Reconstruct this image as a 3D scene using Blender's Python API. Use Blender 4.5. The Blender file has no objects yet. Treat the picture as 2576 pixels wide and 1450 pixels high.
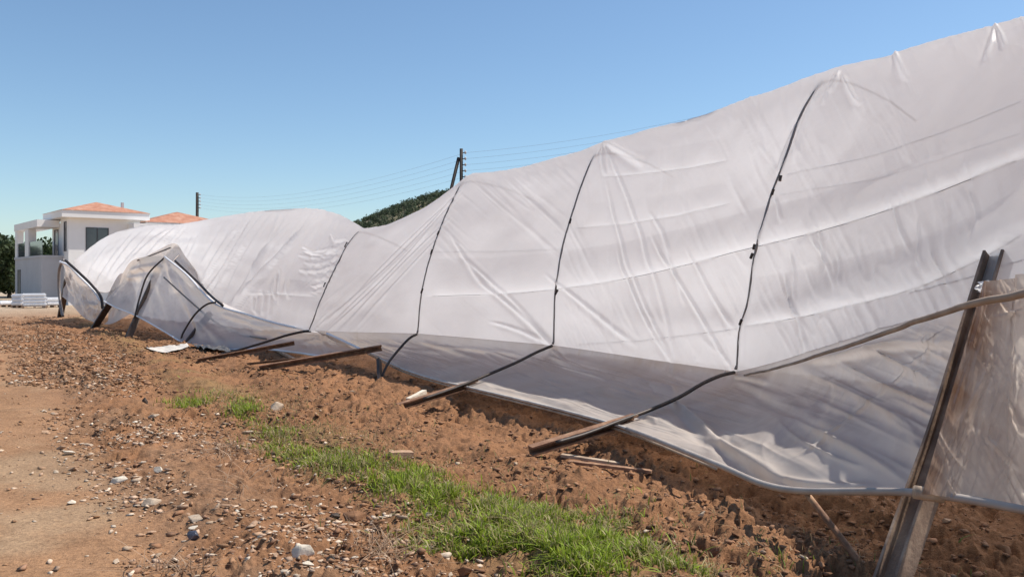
import bpy, bmesh, math, random
import numpy as np
from mathutils import Vector, Matrix
R = math.radians
rng = np.random.RandomState(7)
random.seed(7)
S = bpy.context.scene
COL = S.collection

# ------------------------------------------------------------------ camera, sky, sun, exposure
CAMH = 1.6
FPX, CXP, HYP = 2142.0, 1287.5, 700.0          # lens of the photograph in a 2575 x 1450 frame
cam = bpy.data.objects.new('camera', bpy.data.cameras.new('camera'))
COL.objects.link(cam)
cam.location = (0, 0, CAMH)
cam.rotation_euler = (R(90), 0, 0)
cam.data.sensor_width = 36
cam.data.lens = 36 * FPX / 2575
cam.data.shift_y = -25.0 / 2575
cam.data.clip_start = 0.05
cam.data.clip_end = 8000
S.camera = cam

SUN_EL = R(58)
SUN_AZ = math.atan2(0.95, 0.31)                # from +Y towards +X
w = bpy.data.worlds.new('World'); S.world = w; w.use_nodes = True
nt = w.node_tree
bg = nt.nodes['Background']
sky = nt.nodes.new('ShaderNodeTexSky'); sky.sky_type = 'NISHITA'
sky.sun_disc = False; sky.sun_elevation = SUN_EL; sky.sun_rotation = SUN_AZ
sky.air_density = 1.0; sky.dust_density = 0.4; sky.ozone_density = 3.5; sky.altitude = 0
wb = nt.nodes.new('ShaderNodeMix'); wb.data_type = 'RGBA'; wb.blend_type = 'MULTIPLY'; wb.inputs[0].default_value = 1
wb.inputs[7].default_value = (.90, .955, .955, 1)           # the photograph's cool white balance
nt.links.new(sky.outputs[0], wb.inputs[6]); nt.links.new(wb.outputs[2], bg.inputs[0]); bg.inputs[1].default_value = 0.112
sl = bpy.data.lights.new('sun', 'SUN'); sl.energy = 4.4; sl.angle = R(0.5); sl.color = (1, 0.945, 0.86)
so = bpy.data.objects.new('sun', sl); COL.objects.link(so)
sd = Vector((math.sin(SUN_AZ) * math.cos(SUN_EL), math.cos(SUN_AZ) * math.cos(SUN_EL), math.sin(SUN_EL)))
so.rotation_euler = sd.to_track_quat('Z', 'Y').to_euler(); so.location = (20, 5, 30)
S.view_settings.view_transform = 'Standard'; S.view_settings.look = 'None'
S.view_settings.exposure = 0.38; S.view_settings.gamma = 1
S.cycles.use_denoising = True
S.cycles.max_bounces = 8; S.cycles.transparent_max_bounces = 24
S.cycles.sample_clamp_indirect = 6

# ------------------------------------------------------------------ geometry helpers
OX, OY = 1.83, 4.28                            # foot of the nearest post; the greenhouse runs along DA, inwards is NA
DA = np.array([-.515, .857]); NA = np.array([.857, .515])
def at(x, y, D):                               # a point D metres away along the sight line
    return np.array([(x - CXP) / FPX * D, D, CAMH + (HYP - y) / FPX * D])
def at_s(x, y, s):                             # where the sight line meets the cross-section s metres along the greenhouse
    D = (s + OX * DA[0] + OY * DA[1]) / (DA[1] + DA[0] * (x - CXP) / FPX)
    return at(x, y, D)
def on_ground(x, y):
    return at(x, y, CAMH * FPX / (y - HYP))
def spz(s, p, z):
    return np.array([OX + s * DA[0] + p * NA[0], OY + s * DA[1] + p * NA[1], z])
def sp_of(X, Y):
    dx, dy = X - OX, Y - OY
    return dx * DA[0] + dy * DA[1], dx * NA[0] + dy * NA[1]
def proj(P):
    P = np.asarray(P)
    return np.stack([CXP + P[..., 0] / P[..., 1] * FPX, HYP - (P[..., 2] - CAMH) / P[..., 1] * FPX], -1)

def _h(ix, iy, seed):
    n = (ix.astype(np.int64) * 374761393 + iy.astype(np.int64) * 668265263 + seed * 1442695041) & 0xFFFFFFFF
    n = ((n ^ (n >> 13)) * 1274126177) & 0xFFFFFFFF
    n = n ^ (n >> 16)
    return (n & 0xFFFF) / 65535.0
def vnoise(x, y, seed=0):
    x = np.asarray(x, float); y = np.asarray(y, float)
    xi = np.floor(x); yi = np.floor(y); fx = x - xi; fy = y - yi
    fx = fx * fx * (3 - 2 * fx); fy = fy * fy * (3 - 2 * fy)
    a = _h(xi, yi, seed); b = _h(xi + 1, yi, seed); c = _h(xi, yi + 1, seed); d = _h(xi + 1, yi + 1, seed)
    return (a * (1 - fx) + b * fx) * (1 - fy) + (c * (1 - fx) + d * fx) * fy
def fbm(x, y, seed=0, o=4, g=.5):
    v = 0; a = 1; t = 0
    for i in range(o):
        v = v + a * vnoise(x * 2 ** i + 17.3 * i, y * 2 ** i - 9.1 * i, seed + i); t += a; a *= g
    return v / t
def sstep(a, b, x):
    t = np.clip((np.asarray(x, float) - a) / (b - a), 0, 1); return t * t * (3 - 2 * t)

def ground_h(x, y, fine=True):
    x = np.asarray(x, float); y = np.asarray(y, float)
    r = np.hypot(x, y)
    s, p = sp_of(x, y)
    wob = (fbm(s * .5, p * .2, 31, 3) - .5) * .6 + .034 * np.clip(s, -4, 45)
    soil = sstep(-3.15, -2.5, p + wob)                       # 0 on the beaten track, 1 in the tilled field
    near = 1 - sstep(34, 46, r)
    z = (fbm(x * .25, y * .25, 3, 3) - .5) * .10 * near
    z = z + soil * near * .04 * np.sin(p * 5.2 + 3 * fbm(s * .3, p * .3, 8, 2)) * (.5 + fbm(s * .4, p * .5, 9, 2))
    if fine:
        wx = x + .10 * (fbm(x * 5, y * 5, 70, 2) - .5); wy = y + .10 * (fbm(x * 5, y * 5, 71, 2) - .5)
        c = fbm(wx * 4.2, wy * 4.2, 11, 5, .58)
        rid = 1 - np.abs(2 * fbm(wx * 7, wy * 7, 21, 4, .55) - 1)
        c2 = fbm(wx * 13, wy * 13, 23, 4, .6); r2 = 1 - np.abs(2 * fbm(wx * 10, wy * 10, 27, 4, .6) - 1)
        lump = np.clip(c - .50, 0, 1) * .20 + np.clip(rid - .72, 0, 1) * .05 + np.clip(c2 - .48, 0, 1) * .11 + np.clip(.62 - r2, 0, 1) * .05
        pits = np.clip(.38 - fbm(wx * 8, wy * 8, 41, 3), 0, 1) * .34
        amp = (.55 + .9 * fbm(x * .7, y * .7, 55, 2))
        z = z + soil * near * amp * (lump - pits) + (1 - soil) * near * (fbm(x * 9, y * 9, 61, 4) - .5) * .012
    return z

# ------------------------------------------------------------------ object helpers
def tag(o, label=None, cat=None, group=None, kind=None):
    if label: o['label'] = label
    if cat: o['category'] = cat
    if group: o['group'] = group
    if kind: o['kind'] = kind
    return o
def empty(name, loc, rz=0):
    o = bpy.data.objects.new(name, None); COL.objects.link(o)
    o.location = loc; o.rotation_euler = (0, 0, rz); o.empty_display_size = .2
    return o
def link_mesh(name, V, F, mat, parent=None, smooth=False):
    """V: n x 3 world points (local to parent when parent has its own frame), F: list or array of faces"""
    me = bpy.data.meshes.new(name)
    V = np.asarray(V, float)
    if parent is not None and parent.get('_world', 0):
        V = V - np.array(parent['_off'])
    if isinstance(F, np.ndarray):
        n, k = F.shape
        me.vertices.add(len(V)); me.vertices.foreach_set('co', V.ravel().astype(np.float32))
        me.loops.add(n * k); me.loops.foreach_set('vertex_index', F.ravel().astype(np.int32))
        me.polygons.add(n); me.polygons.foreach_set('loop_start', np.arange(0, n * k, k, dtype=np.int32))
        me.update(calc_edges=True); me.validate()
    else:
        me.from_pydata([tuple(v) for v in V], [], F); me.update()
    if smooth:
        me.polygons.foreach_set('use_smooth', np.ones(len(me.polygons), bool))
    o = bpy.data.objects.new(name, me); COL.objects.link(o)
    if mat: me.materials.append(mat)
    if parent is not None: o.parent = parent
    return o
def world_parent(o):
    """children given in world coordinates are stored relative to this thing's base"""
    o['_world'] = 1; o['_off'] = list(o.location); return o
class MB:
    def __init__(s): s.V = []; s.F = []
    def add(s, V, F):
        b = len(s.V); s.V += [tuple(map(float, v)) for v in V]; s.F += [tuple(i + b for i in f) for f in F]; return s
    def box(s, c0, c1, M=None):
        x0, y0, z0 = c0; x1, y1, z1 = c1
        V = [(x0, y0, z0), (x1, y0, z0), (x1, y1, z0), (x0, y1, z0), (x0, y0, z1), (x1, y0, z1), (x1, y1, z1), (x0, y1, z1)]
        if M: V = [M(*v) for v in V]
        return s.add(V, [(0, 3, 2, 1), (4, 5, 6, 7), (0, 1, 5, 4), (1, 2, 6, 5), (2, 3, 7, 6), (3, 0, 4, 7)])
    def sweep(s, path, sec, up=(0, 0, 1), closed=True, cap=True, scale=None):
        """sec: list of (side, up) offsets swept along the path"""
        path = np.asarray(path, float); n = len(path); k = len(sec)
        T = np.gradient(path, axis=0); T /= np.linalg.norm(T, axis=1)[:, None] + 1e-9
        V = []
        prev = None
        for i in range(n):
            u = np.array(up, float) if prev is None else prev
            sd_ = np.cross(T[i], u); sd_ /= np.linalg.norm(sd_) + 1e-9
            uu = np.cross(sd_, T[i]); prev = uu
            q = 1 if scale is None else scale[i]
            for (a, b) in sec: V.append(path[i] + (sd_ * a + uu * b) * q)
        F = []
        for i in range(n - 1):
            for j in range(k if closed else k - 1):
                j2 = (j + 1) % k
                F.append((i * k + j, i * k + j2, (i + 1) * k + j2, (i + 1) * k + j))
        if cap:
            F.append(tuple(range(k))[::-1]); F.append(tuple((n - 1) * k + j for j in range(k)))
        return s.add(V, F)
    def tube(s, path, r, sides=10, scale=None, up=(.31, .2, .93)):
        return s.sweep(path, [(r * math.cos(2 * math.pi * j / sides), r * math.sin(2 * math.pi * j / sides)) for j in range(sides)], up=up, scale=scale)
    def build(s, name, mat, parent=None, smooth=False):
        return link_mesh(name, s.V, s.F, mat, parent, smooth)
def curve(pts, n=24):
    """smooth curve through the points"""
    P = np.asarray(pts, float)
    if len(P) < 3:
        t = np.linspace(0, 1, n)[:, None]; return P[0] * (1 - t) + P[-1] * t
    d = np.r_[0, np.cumsum(np.linalg.norm(np.diff(P, axis=0), axis=1) ** .5)]
    t = np.linspace(0, d[-1], n)
    return hermite(d, P, t)
def hermite(k, P, t):
    k = np.asarray(k, float); P = np.asarray(P, float); t = np.asarray(t, float)
    sh = (len(k),) + (1,) * (P.ndim - 1)
    dk = np.diff(k).reshape((-1,) + (1,) * (P.ndim - 1)); dl = np.diff(P, axis=0) / dk
    m = np.zeros_like(P); m[0] = dl[0]; m[-1] = dl[-1]
    if len(k) > 2:
        m[1:-1] = (dl[:-1] * dk[1:] + dl[1:] * dk[:-1]) / (dk[1:] + dk[:-1])
    i = np.clip(np.searchsorted(k, t, side='right') - 1, 0, len(k) - 2)
    hh = (k[i + 1] - k[i]); q = (t - k[i]) / hh
    ex = (slice(None),) + (None,) * (P.ndim - 1)
    q = q[ex]; hh = hh[ex]
    return ((2 * q**3 - 3 * q**2 + 1) * P[i] + (q**3 - 2 * q**2 + q) * hh * m[i] + (-2 * q**3 + 3 * q**2) * P[i + 1] + (q**3 - q**2) * hh * m[i + 1])
def resample(P, n):
    P = np.asarray(P, float); d = np.r_[0, np.cumsum(np.linalg.norm(np.diff(P, axis=0), axis=1))]
    t = np.linspace(0, d[-1], n); return np.stack([np.interp(t, d, P[:, i]) for i in range(P.shape[1])], 1)
def grid_faces(n, m):
    i = np.arange(n - 1)[:, None] * m + np.arange(m - 1)[None]
    i = i.ravel(); return np.stack([i, i + m, i + m + 1, i + 1], 1)
def grid_normals(G):
    n = np.cross(np.gradient(G, axis=0), np.gradient(G, axis=1)); return n / (np.linalg.norm(n, axis=-1)[..., None] + 1e-12)

# ------------------------------------------------------------------ materials
def new_mat(name):
    m = bpy.data.materials.new(name); m.use_nodes = True
    n = m.node_tree.nodes; n.clear()
    return m, n, m.node_tree.links
def ramp(n, l, src, stops):
    r = n.new('ShaderNodeValToRGB'); e = r.color_ramp.elements
    while len(e) < len(stops): e.new(.5)
    for el, (p, c) in zip(e, stops): el.position = p; el.color = (*c, 1)
    l.new(src, r.inputs[0]); return r.outputs[0]
def noise(n, l, scale, detail=6, rough=.6, vec=None, dist=0):
    if vec is None:
        tc = n.new('ShaderNodeTexCoord'); vec = tc.outputs['Object']
    t = n.new('ShaderNodeTexNoise'); t.inputs['Scale'].default_value = scale; t.inputs['Detail'].default_value = detail
    t.inputs['Roughness'].default_value = rough; t.inputs['Distortion'].default_value = dist
    l.new(vec, t.inputs['Vector']); return t.outputs['Fac']
def mixc(n, l, fac, a, b, mode='MIX'):
    m = n.new('ShaderNodeMix'); m.data_type = 'RGBA'; m.blend_type = mode
    for s, v in ((m.inputs[0], fac), (m.inputs[6], a), (m.inputs[7], b)):
        if isinstance(v, (int, float)): s.default_value = v
        elif isinstance(v, tuple): s.default_value = (*v, 1)
        else: l.new(v, s)
    return m.outputs[2]
def simple(name, stops, scale=8, rough=.7, metal=0, bump=.0, bscale=40, spec=.4):
    m, n, l = new_mat(name)
    o = n.new('ShaderNodeOutputMaterial'); b = n.new('ShaderNodeBsdfPrincipled')
    l.new(b.outputs[0], o.inputs[0])
    l.new(ramp(n, l, noise(n, l, scale), stops), b.inputs['Base Color'])
    b.inputs['Roughness'].default_value = rough; b.inputs['Metallic'].default_value = metal
    b.inputs['Specular IOR Level'].default_value = spec
    if bump:
        bp = n.new('ShaderNodeBump'); bp.inputs['Strength'].default_value = bump; bp.inputs['Distance'].default_value = .01
        l.new(noise(n, l, bscale), bp.inputs['Height']); l.new(bp.outputs[0], b.inputs['Normal'])
    return m
def attr_mat(name, rough=.8, transl=0, bump=0, bscale=60):
    m, n, l = new_mat(name)
    o = n.new('ShaderNodeOutputMaterial'); b = n.new('ShaderNodeBsdfPrincipled')
    a = n.new('ShaderNodeAttribute'); a.attribute_name = 'col'
    l.new(a.outputs['Color'], b.inputs['Base Color']); b.inputs['Roughness'].default_value = rough
    b.inputs['Specular IOR Level'].default_value = .25
    if bump:
        bp = n.new('ShaderNodeBump'); bp.inputs['Strength'].default_value = bump; bp.inputs['Distance'].default_value = .01
        l.new(noise(n, l, bscale), bp.inputs['Height']); l.new(bp.outputs[0], b.inputs['Normal'])
    if transl:
        t = n.new('ShaderNodeBsdfTranslucent'); l.new(a.outputs['Color'], t.inputs[0])
        mx = n.new('ShaderNodeMixShader'); mx.inputs[0].default_value = transl
        l.new(b.outputs[0], mx.inputs[1]); l.new(t.outputs[0], mx.inputs[2]); l.new(mx.outputs[0], o.inputs[0])
    else: l.new(b.outputs[0], o.inputs[0])
    return m
def set_col(o, c):
    c = np.asarray(c, np.float32)
    if c.shape[1] == 3: c = np.c_[c, np.ones(len(c), np.float32)]
    a = o.data.color_attributes.new('col', 'FLOAT_COLOR', 'POINT'); a.data.foreach_set('color', c.ravel())

def film_mat(name, dif, tra, w_clear, w_trans, dirt, dirt_amt, gloss=.10, grough=.28, stain=False):
    """greenhouse polythene: part clear, part scattering light through, part reflecting; dirt is a stain of its own shape"""
    m, n, l = new_mat(name)
    o = n.new('ShaderNodeOutputMaterial')
    d = n.new('ShaderNodeBsdfDiffuse'); t = n.new('ShaderNodeBsdfTranslucent'); c = n.new('ShaderNodeBsdfTransparent')
    g = n.new('ShaderNodeBsdfGlossy'); g.inputs['Roughness'].default_value = grough; g.inputs['Color'].default_value = (1, 1, 1, 1)
    nz = noise(n, l, 1.1, 7, .62, dist=.6)
    f = ramp(n, l, nz, [(.42, (0, 0, 0)), (.72, (dirt_amt,) * 3)])
    if stain:
        at_ = n.new('ShaderNodeAttribute'); at_.attribute_name = 'col'
        mxm = n.new('ShaderNodeMath'); mxm.operation = 'MAXIMUM'; l.new(f, mxm.inputs[0]); l.new(at_.outputs['Fac'], mxm.inputs[1]); f = mxm.outputs[0]
    l.new(mixc(n, l, f, dif, dirt), d.inputs[0]); l.new(mixc(n, l, f, tra, dirt), t.inputs[0])
    c.inputs[0].default_value = (.96, .96, .98, 1)
    bp = n.new('ShaderNodeBump'); bp.inputs['Strength'].default_value = .25; bp.inputs['Distance'].default_value = .012
    l.new(noise(n, l, 9, 4, .5), bp.inputs['Height'])
    for q in (d, t, g): l.new(bp.outputs[0], q.inputs['Normal'])
    m1 = n.new('ShaderNodeMixShader'); m1.inputs[0].default_value = w_trans; l.new(d.outputs[0], m1.inputs[1]); l.new(t.outputs[0], m1.inputs[2])
    m2 = n.new('ShaderNodeMixShader'); m2.inputs[0].default_value = w_clear; l.new(m1.outputs[0], m2.inputs[1]); l.new(c.outputs[0], m2.inputs[2])
    fr = n.new('ShaderNodeLayerWeight'); fr.inputs['Blend'].default_value = .25
    mu = n.new('ShaderNodeMath'); mu.operation = 'MULTIPLY'; mu.inputs[1].default_value = gloss * 4; l.new(fr.outputs['Fresnel'], mu.inputs[0])
    m3 = n.new('ShaderNodeMixShader'); l.new(mu.outputs[0], m3.inputs[0]); l.new(m2.outputs[0], m3.inputs[1]); l.new(g.outputs[0], m3.inputs[2])
    l.new(m3.outputs[0], o.inputs[0])
    return m
M = {}
M['film'] = film_mat('roof_polythene', (.84, .825, .82), (.945, .93, .925), .10, .74, (.64, .60, .55), .14, .05, .4)
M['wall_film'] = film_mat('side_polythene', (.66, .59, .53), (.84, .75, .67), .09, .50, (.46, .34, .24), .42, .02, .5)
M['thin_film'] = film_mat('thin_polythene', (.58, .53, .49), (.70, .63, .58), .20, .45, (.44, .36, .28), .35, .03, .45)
M['overlap'] = film_mat('second_sheet', (.80, .79, .79), (.92, .91, .91), .62, .7, (.6, .5, .42), .1, .02, .4)
M['stained_film'] = film_mat('stained_polythene', (.80, .71, .62), (.92, .83, .73), .06, .66, (.36, .19, .10), .42, .02, .5, True)
M['hem2'] = simple('white_wrap', [(.3, (.72, .72, .74)), (.7, (.85, .85, .86))], 5, .35)
M['hem'] = simple('film_hem', [(.3, (.46, .41, .36)), (.7, (.66, .61, .55))], 6, .75)
M['hem_pipe'] = simple('wrapped_pipe', [(.3, (.30, .25, .22)), (.7, (.46, .40, .35))], 5, .5)
M['dark_pipe'] = simple('dark_pipe', [(.3, (.025, .022, .022)), (.75, (.07, .05, .04))], 14, .5, .3)
M['hoop'] = simple('hoop_steel', [(.3, (.17, .16, .16)), (.75, (.32, .27, .24))], 7, .5, .4)
M['brown_pipe'] = simple('brown_tube', [(.3, (.26, .185, .13)), (.7, (.42, .32, .24))], 6, .75)
M['rust'] = simple('rusty_steel', [(.25, (.10, .055, .035)), (.5, (.25, .13, .075)), (.75, (.44, .27, .16))], 9, .8, .1, .4, 50)
M['rust_sunlit'] = simple('weathered_sunlit_steel', [(.25, (.20, .13, .09)), (.5, (.42, .31, .22)), (.8, (.58, .48, .36))], 7, .7, .05, .3, 50)  # paler tone paints sunlight on fallen post tops; also worn rails and joint
M['galv'] = simple('galvanised_steel', [(.3, (.34, .37, .43)), (.7, (.52, .55, .60))], 5, .42, .3)
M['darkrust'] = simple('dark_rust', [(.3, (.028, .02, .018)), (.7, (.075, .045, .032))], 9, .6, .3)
M['post_steel'] = simple('post_steel', [(.3, (.13, .085, .06)), (.55, (.30, .20, .14)), (.75, (.50, .36, .25))], 5, .65, .05, .4, 40)
M['wire'] = simple('purlin_wire', [(.3, (.34, .33, .33)), (.7, (.46, .44, .43))], 4, .6)
M['cable'] = simple('overhead_cable', [(.3, (.16, .17, .19)), (.7, (.22, .23, .25))], 4, .6)
M['pole'] = simple('pole_timber', [(.3, (.025, .02, .018)), (.7, (.06, .045, .035))], 3, .8)
M['porcelain'] = simple('insulator', [(.3, (.35, .33, .31)), (.7, (.5, .48, .45))], 3, .3)
M['render_white'] = simple('house_render', [(.3, (.80, .77, .74)), (.7, (.86, .83, .80))], .8, .85)
M['render_grey_shade'] = simple('house_grey_shade', [(.3, (.44, .43, .44)), (.7, (.50, .49, .50))], .8, .85)  # shade of the white lower block put into a grey colour; chimney shares it
M['glass'] = simple('window_glass', [(.3, (.05, .06, .075)), (.7, (.09, .10, .12))], .7, .08, 0, spec=.8)
M['frame_dark'] = simple('window_frame', [(.3, (.05, .05, .055)), (.7, (.08, .08, .085))], 3, .5)
M['timber_pale'] = simple('pale_timber', [(.3, (.26, .17, .11)), (.7, (.42, .30, .21))], 8, .7)

# tiles
def tile_mat():
    m, n, l = new_mat('roof_tiles')
    o = n.new('ShaderNodeOutputMaterial'); b = n.new('ShaderNodeBsdfPrincipled'); l.new(b.outputs[0], o.inputs[0])
    c = ramp(n, l, noise(n, l, 2.2, 8, .7), [(.3, (.32, .12, .07)), (.5, (.48, .22, .135)), (.7, (.58, .35, .25))])
    tc = n.new('ShaderNodeTexCoord'); wv = n.new('ShaderNodeTexWave'); wv.inputs['Scale'].default_value = 2.2; wv.inputs['Distortion'].default_value = 1.5
    wv.bands_direction = 'DIAGONAL'
    l.new(tc.outputs['Object'], wv.inputs['Vector'])
    l.new(c, b.inputs['Base Color'])
    bp = n.new('ShaderNodeBump'); bp.inputs['Distance'].default_value = .06; bp.inputs['Strength'].default_value = .8
    l.new(wv.outputs['Fac'], bp.inputs['Height']); l.new(bp.outputs[0], b.inputs['Normal'])
    b.inputs['Roughness'].default_value = .85
    return m
M['tiles'] = tile_mat()

def soil_mat():
    m, n, l = new_mat('red_soil')
    o = n.new('ShaderNodeOutputMaterial'); b = n.new('ShaderNodeBsdfPrincipled'); l.new(b.outputs[0], o.inputs[0])
    a = n.new('ShaderNodeAttribute'); a.attribute_name = 'col'
    n1 = noise(n, l, 2.6, 9, .65); n2 = noise(n, l, 34, 6, .7); n3 = noise(n, l, 140, 3, .6)
    c1 = mixc(n, l, 1.0, a.outputs['Color'], ramp(n, l, n1, [(.30, (.76, .74, .72)), (.52, (1, 1, 1)), (.72, (1.16, 1.14, 1.10))]), 'MULTIPLY')
    c2 = mixc(n, l, 1.0, c1, ramp(n, l, n2, [(.32, (.66, .63, .61)), (.5, (1, 1, 1)), (.70, (1.3, 1.28, 1.24))]), 'MULTIPLY')
    l.new(c2, b.inputs['Base Color']); b.inputs['Roughness'].default_value = .95; b.inputs['Specular IOR Level'].default_value = .15
    b1 = n.new('ShaderNodeBump'); b1.inputs['Distance'].default_value = .03; b1.inputs['Strength'].default_value = .75
    l.new(n2, b1.inputs['Height'])
    b2 = n.new('ShaderNodeBump'); b2.inputs['Distance'].default_value = .008; b2.inputs['Strength'].default_value = .6
    l.new(n3, b2.inputs['Height']); l.new(b1.outputs[0], b2.inputs['Normal']); l.new(b2.outputs[0], b.inputs['Normal'])
    return m
M['soil'] = soil_mat()
M['stone'] = simple('limestone', [(.25, (.26, .19, .13)), (.5, (.47, .36, .26)), (.75, (.62, .51, .39))], 9, .9, 0, .5, 45)
M['stone_warm'] = simple('earthy_stone', [(.25, (.24, .14, .085)), (.5, (.43, .27, .17)), (.75, (.58, .41, .28))], 10, .9, 0, .5, 45)
M['stone_pale'] = simple('pale_stone', [(.25, (.44, .37, .29)), (.5, (.64, .56, .45)), (.75, (.76, .68, .57))], 9, .9, 0, .5, 40)
M['stone_dark'] = simple('dark_stone', [(.25, (.02, .022, .032)), (.55, (.06, .065, .09)), (.8, (.36, .38, .48))], 8, .3, 0, .5, 30)
M['hollow_black'] = simple('black_hollow', [(.3, (.03, .022, .018)), (.7, (.09, .065, .05))], 9, .8, 0, .5, 40)  # black colour stands in for shade in hollows of the soil
M['clod'] = simple('soil_clod', [(.25, (.15, .075, .04)), (.5, (.24, .125, .068)), (.75, (.34, .19, .11))], 10, .95, 0, .6, 60, .15)
M['gravel'] = attr_mat('mixed_gravel', .9, 0, .4)
M['leaf'] = attr_mat('leaves', .7, .25)
M['grassm'] = attr_mat('grass_blades', .55, .35)
M['bark'] = simple('bark', [(.3, (.07, .05, .04)), (.7, (.14, .10, .075))], 4, .9)

# ------------------------------------------------------------------ ground: one sheet to the horizon
th = np.concatenate([np.linspace(-180, -46, 36, endpoint=False), np.linspace(-46, -36, 30, endpoint=False), np.linspace(-36, 36, 640), np.linspace(36, 46, 31)[1:], np.linspace(46, 180, 36, endpoint=False)[1:]])
th = np.radians(th)
rr = np.concatenate([[.15, .5, 1, 1.6, 2.2], np.exp(np.linspace(math.log(2.8), math.log(46), 640)), np.exp(np.linspace(math.log(48), math.log(5000), 46))])
TH, RR = np.meshgrid(th, rr, indexing='ij')
GX = RR * np.sin(TH); GY = RR * np.cos(TH)
GZ = ground_h(GX, GY)
nT, nR = TH.shape
Fg = grid_faces(nT, nR)
wrap = np.stack([(nT - 1) * nR + np.arange(nR - 1), np.arange(nR - 1), np.arange(1, nR), (nT - 1) * nR + np.arange(1, nR)], 1)
Fg = np.concatenate([Fg, wrap])[:, ::-1]
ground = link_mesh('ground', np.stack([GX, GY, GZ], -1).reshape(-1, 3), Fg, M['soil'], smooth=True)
tag(ground, kind='structure')
gs, gp = sp_of(GX, GY)
wob = (fbm(gs * .5, gp * .2, 31, 3) - .5) * .6 + .034 * np.clip(gs, -4, 45)
pm = 1 - sstep(-3.25, -2.5, gp + wob)
gray = sstep(.54, .72, fbm(gs * .9, gp * .9, 77, 4)) * pm
rub = np.exp(-((gp + 2.45 + wob) / .6) ** 2) * sstep(.36, .58, fbm(gs * .8, gp * 1.4, 78, 4))
gcov = np.exp(-((gp + 1.1) / .45) ** 2) * sstep(.35, .6, fbm(gs * .9, gp * .9, 79, 3))
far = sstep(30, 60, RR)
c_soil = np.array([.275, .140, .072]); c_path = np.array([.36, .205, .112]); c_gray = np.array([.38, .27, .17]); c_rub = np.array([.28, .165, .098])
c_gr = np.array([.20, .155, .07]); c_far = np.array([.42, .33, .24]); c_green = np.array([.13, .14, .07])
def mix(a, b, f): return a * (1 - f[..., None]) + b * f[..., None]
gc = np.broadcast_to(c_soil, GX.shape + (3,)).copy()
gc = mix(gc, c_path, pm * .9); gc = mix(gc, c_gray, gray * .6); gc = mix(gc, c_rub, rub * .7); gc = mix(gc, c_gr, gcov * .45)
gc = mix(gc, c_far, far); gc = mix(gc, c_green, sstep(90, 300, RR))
tint = fbm(gs * .5, gp * 1.6, 90, 4)
gc *= (.86 + .3 * tint)[..., None]
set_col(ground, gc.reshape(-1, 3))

# ------------------------------------------------------------------ greenhouse
gh = world_parent(empty('collapsed_greenhouse', (2.0, 14.0, 0)))
tag(gh, 'long collapsed greenhouse tunnel of torn white plastic film on bent hoops, lying along the field', 'greenhouse')

# -- roof film: cross-sections from the eave over the crown, lofted along the tunnel
def back(top, n, drop, reach, a0=.35):
    """far slope of the tunnel from the crown down"""
    t = np.linspace(0, 1, n)[1:]; a = a0 + t * (math.pi / 2 - a0)
    p = reach * (np.sin(a) - math.sin(a0)) / (1 - math.sin(a0)); z = -drop * (math.cos(a0) - np.cos(a)) / math.cos(a0)
    return top[None] + np.stack([NA[0] * p, NA[1] * p, z], 1)
H3 = [(1852, 936), (1858, 825), (1880, 770), (1896, 640), (1938, 490), (1965, 425), (2015, 280), (2065, 205), (2120, 168)]
H2 = [(1392, 870), (1395, 740), (1410, 640), (1430, 560), (1460, 470), (1490, 395), (1522, 354)]
H1 = [(1050, 840), (1060, 735), (1075, 670), (1100, 590), (1130, 520), (1160, 460), (1190, 437)]
H0 = [(778, 832), (800, 770), (830, 700), (870, 620), (900, 582), (918, 572)]
def prof(px, s0, s1):
    return np.array([at_s(x, y, s0 + (s1 - s0) * i / (len(px) - 1)) for i, (x, y) in enumerate(px)])
ST = []
ST.append((3200, np.array([spz(-3.2, .8, 1.55), spz(-3.2, 1.5, 2.5), spz(-3.2, 2.6, 3.4), spz(-3.2, 3.8, 3.85)]), 'h'))
ST.append((2640, np.array([spz(0, .98, 1.47), spz(0.1, 1.6, 2.35), spz(0.2, 2.4, 3.2), spz(.3, 3.6, 3.86)]), 'h'))
ST.append((1960, prof(H3, 3.75, 3.15), 'h'))
ST.append((1440, prof(H2, 6.87, 6.8), 'h'))
ST.append((1110, prof(H1, 10.2, 10.0), 'h'))
ST.append((850, prof(H0, 13.4, 13.2), 'h'))
ST.append((760, prof([(690, 812), (715, 745), (765, 665), (815, 580), (845, 535)], 15.6, 15.8), 's'))
ST.append((640, prof([(580, 770), (605, 700), (650, 610), (685, 550), (710, 524)], 18, 18.2), 's'))
ST.append((545, prof([(510, 735), (522, 660), (545, 590), (570, 543)], 21, 21), 's'))
ST.append((452, prof([(440, 700), (445, 620), (455, 563)], 24.5, 24.5), 's'))
ST.append((345, prof([(325, 705), (330, 625), (350, 568)], 28.5, 28.5), 's'))
ST.append((250, prof([(262, 735), (245, 660), (252, 604)], 31.5, 31.5), 's'))
ST.append((188, prof([(205, 720), (192, 690), (186, 656)], 34.5, 34.5), 's'))
ST = ST[::-1]
MF, MBK = 230, 46
prof_rs = []
for k, Q, md in ST:
    fr_ = resample(curve(Q, 60), MF)
    prof_rs.append(np.concatenate([fr_, back(fr_[-1], MBK + 1, fr_[-1][2] + .02, 3.8 if k > 1000 else (2.6 if k > 800 else 2.2), .3 if k > 1000 else .9)]))
prof_rs = np.array(prof_rs)
keys = np.array([k for k, _, _ in ST], float); modes = [m for _, _, m in ST]
us = np.concatenate([np.linspace(188, 2640, 980), np.linspace(2640, 3200, 60)[1:]])
smoothG = hermite(keys, prof_rs, us)
ii = np.clip(np.searchsorted(keys, us, side='right') - 1, 0, len(keys) - 2)
tt = (us - keys[ii]) / (keys[ii + 1] - keys[ii])
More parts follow.
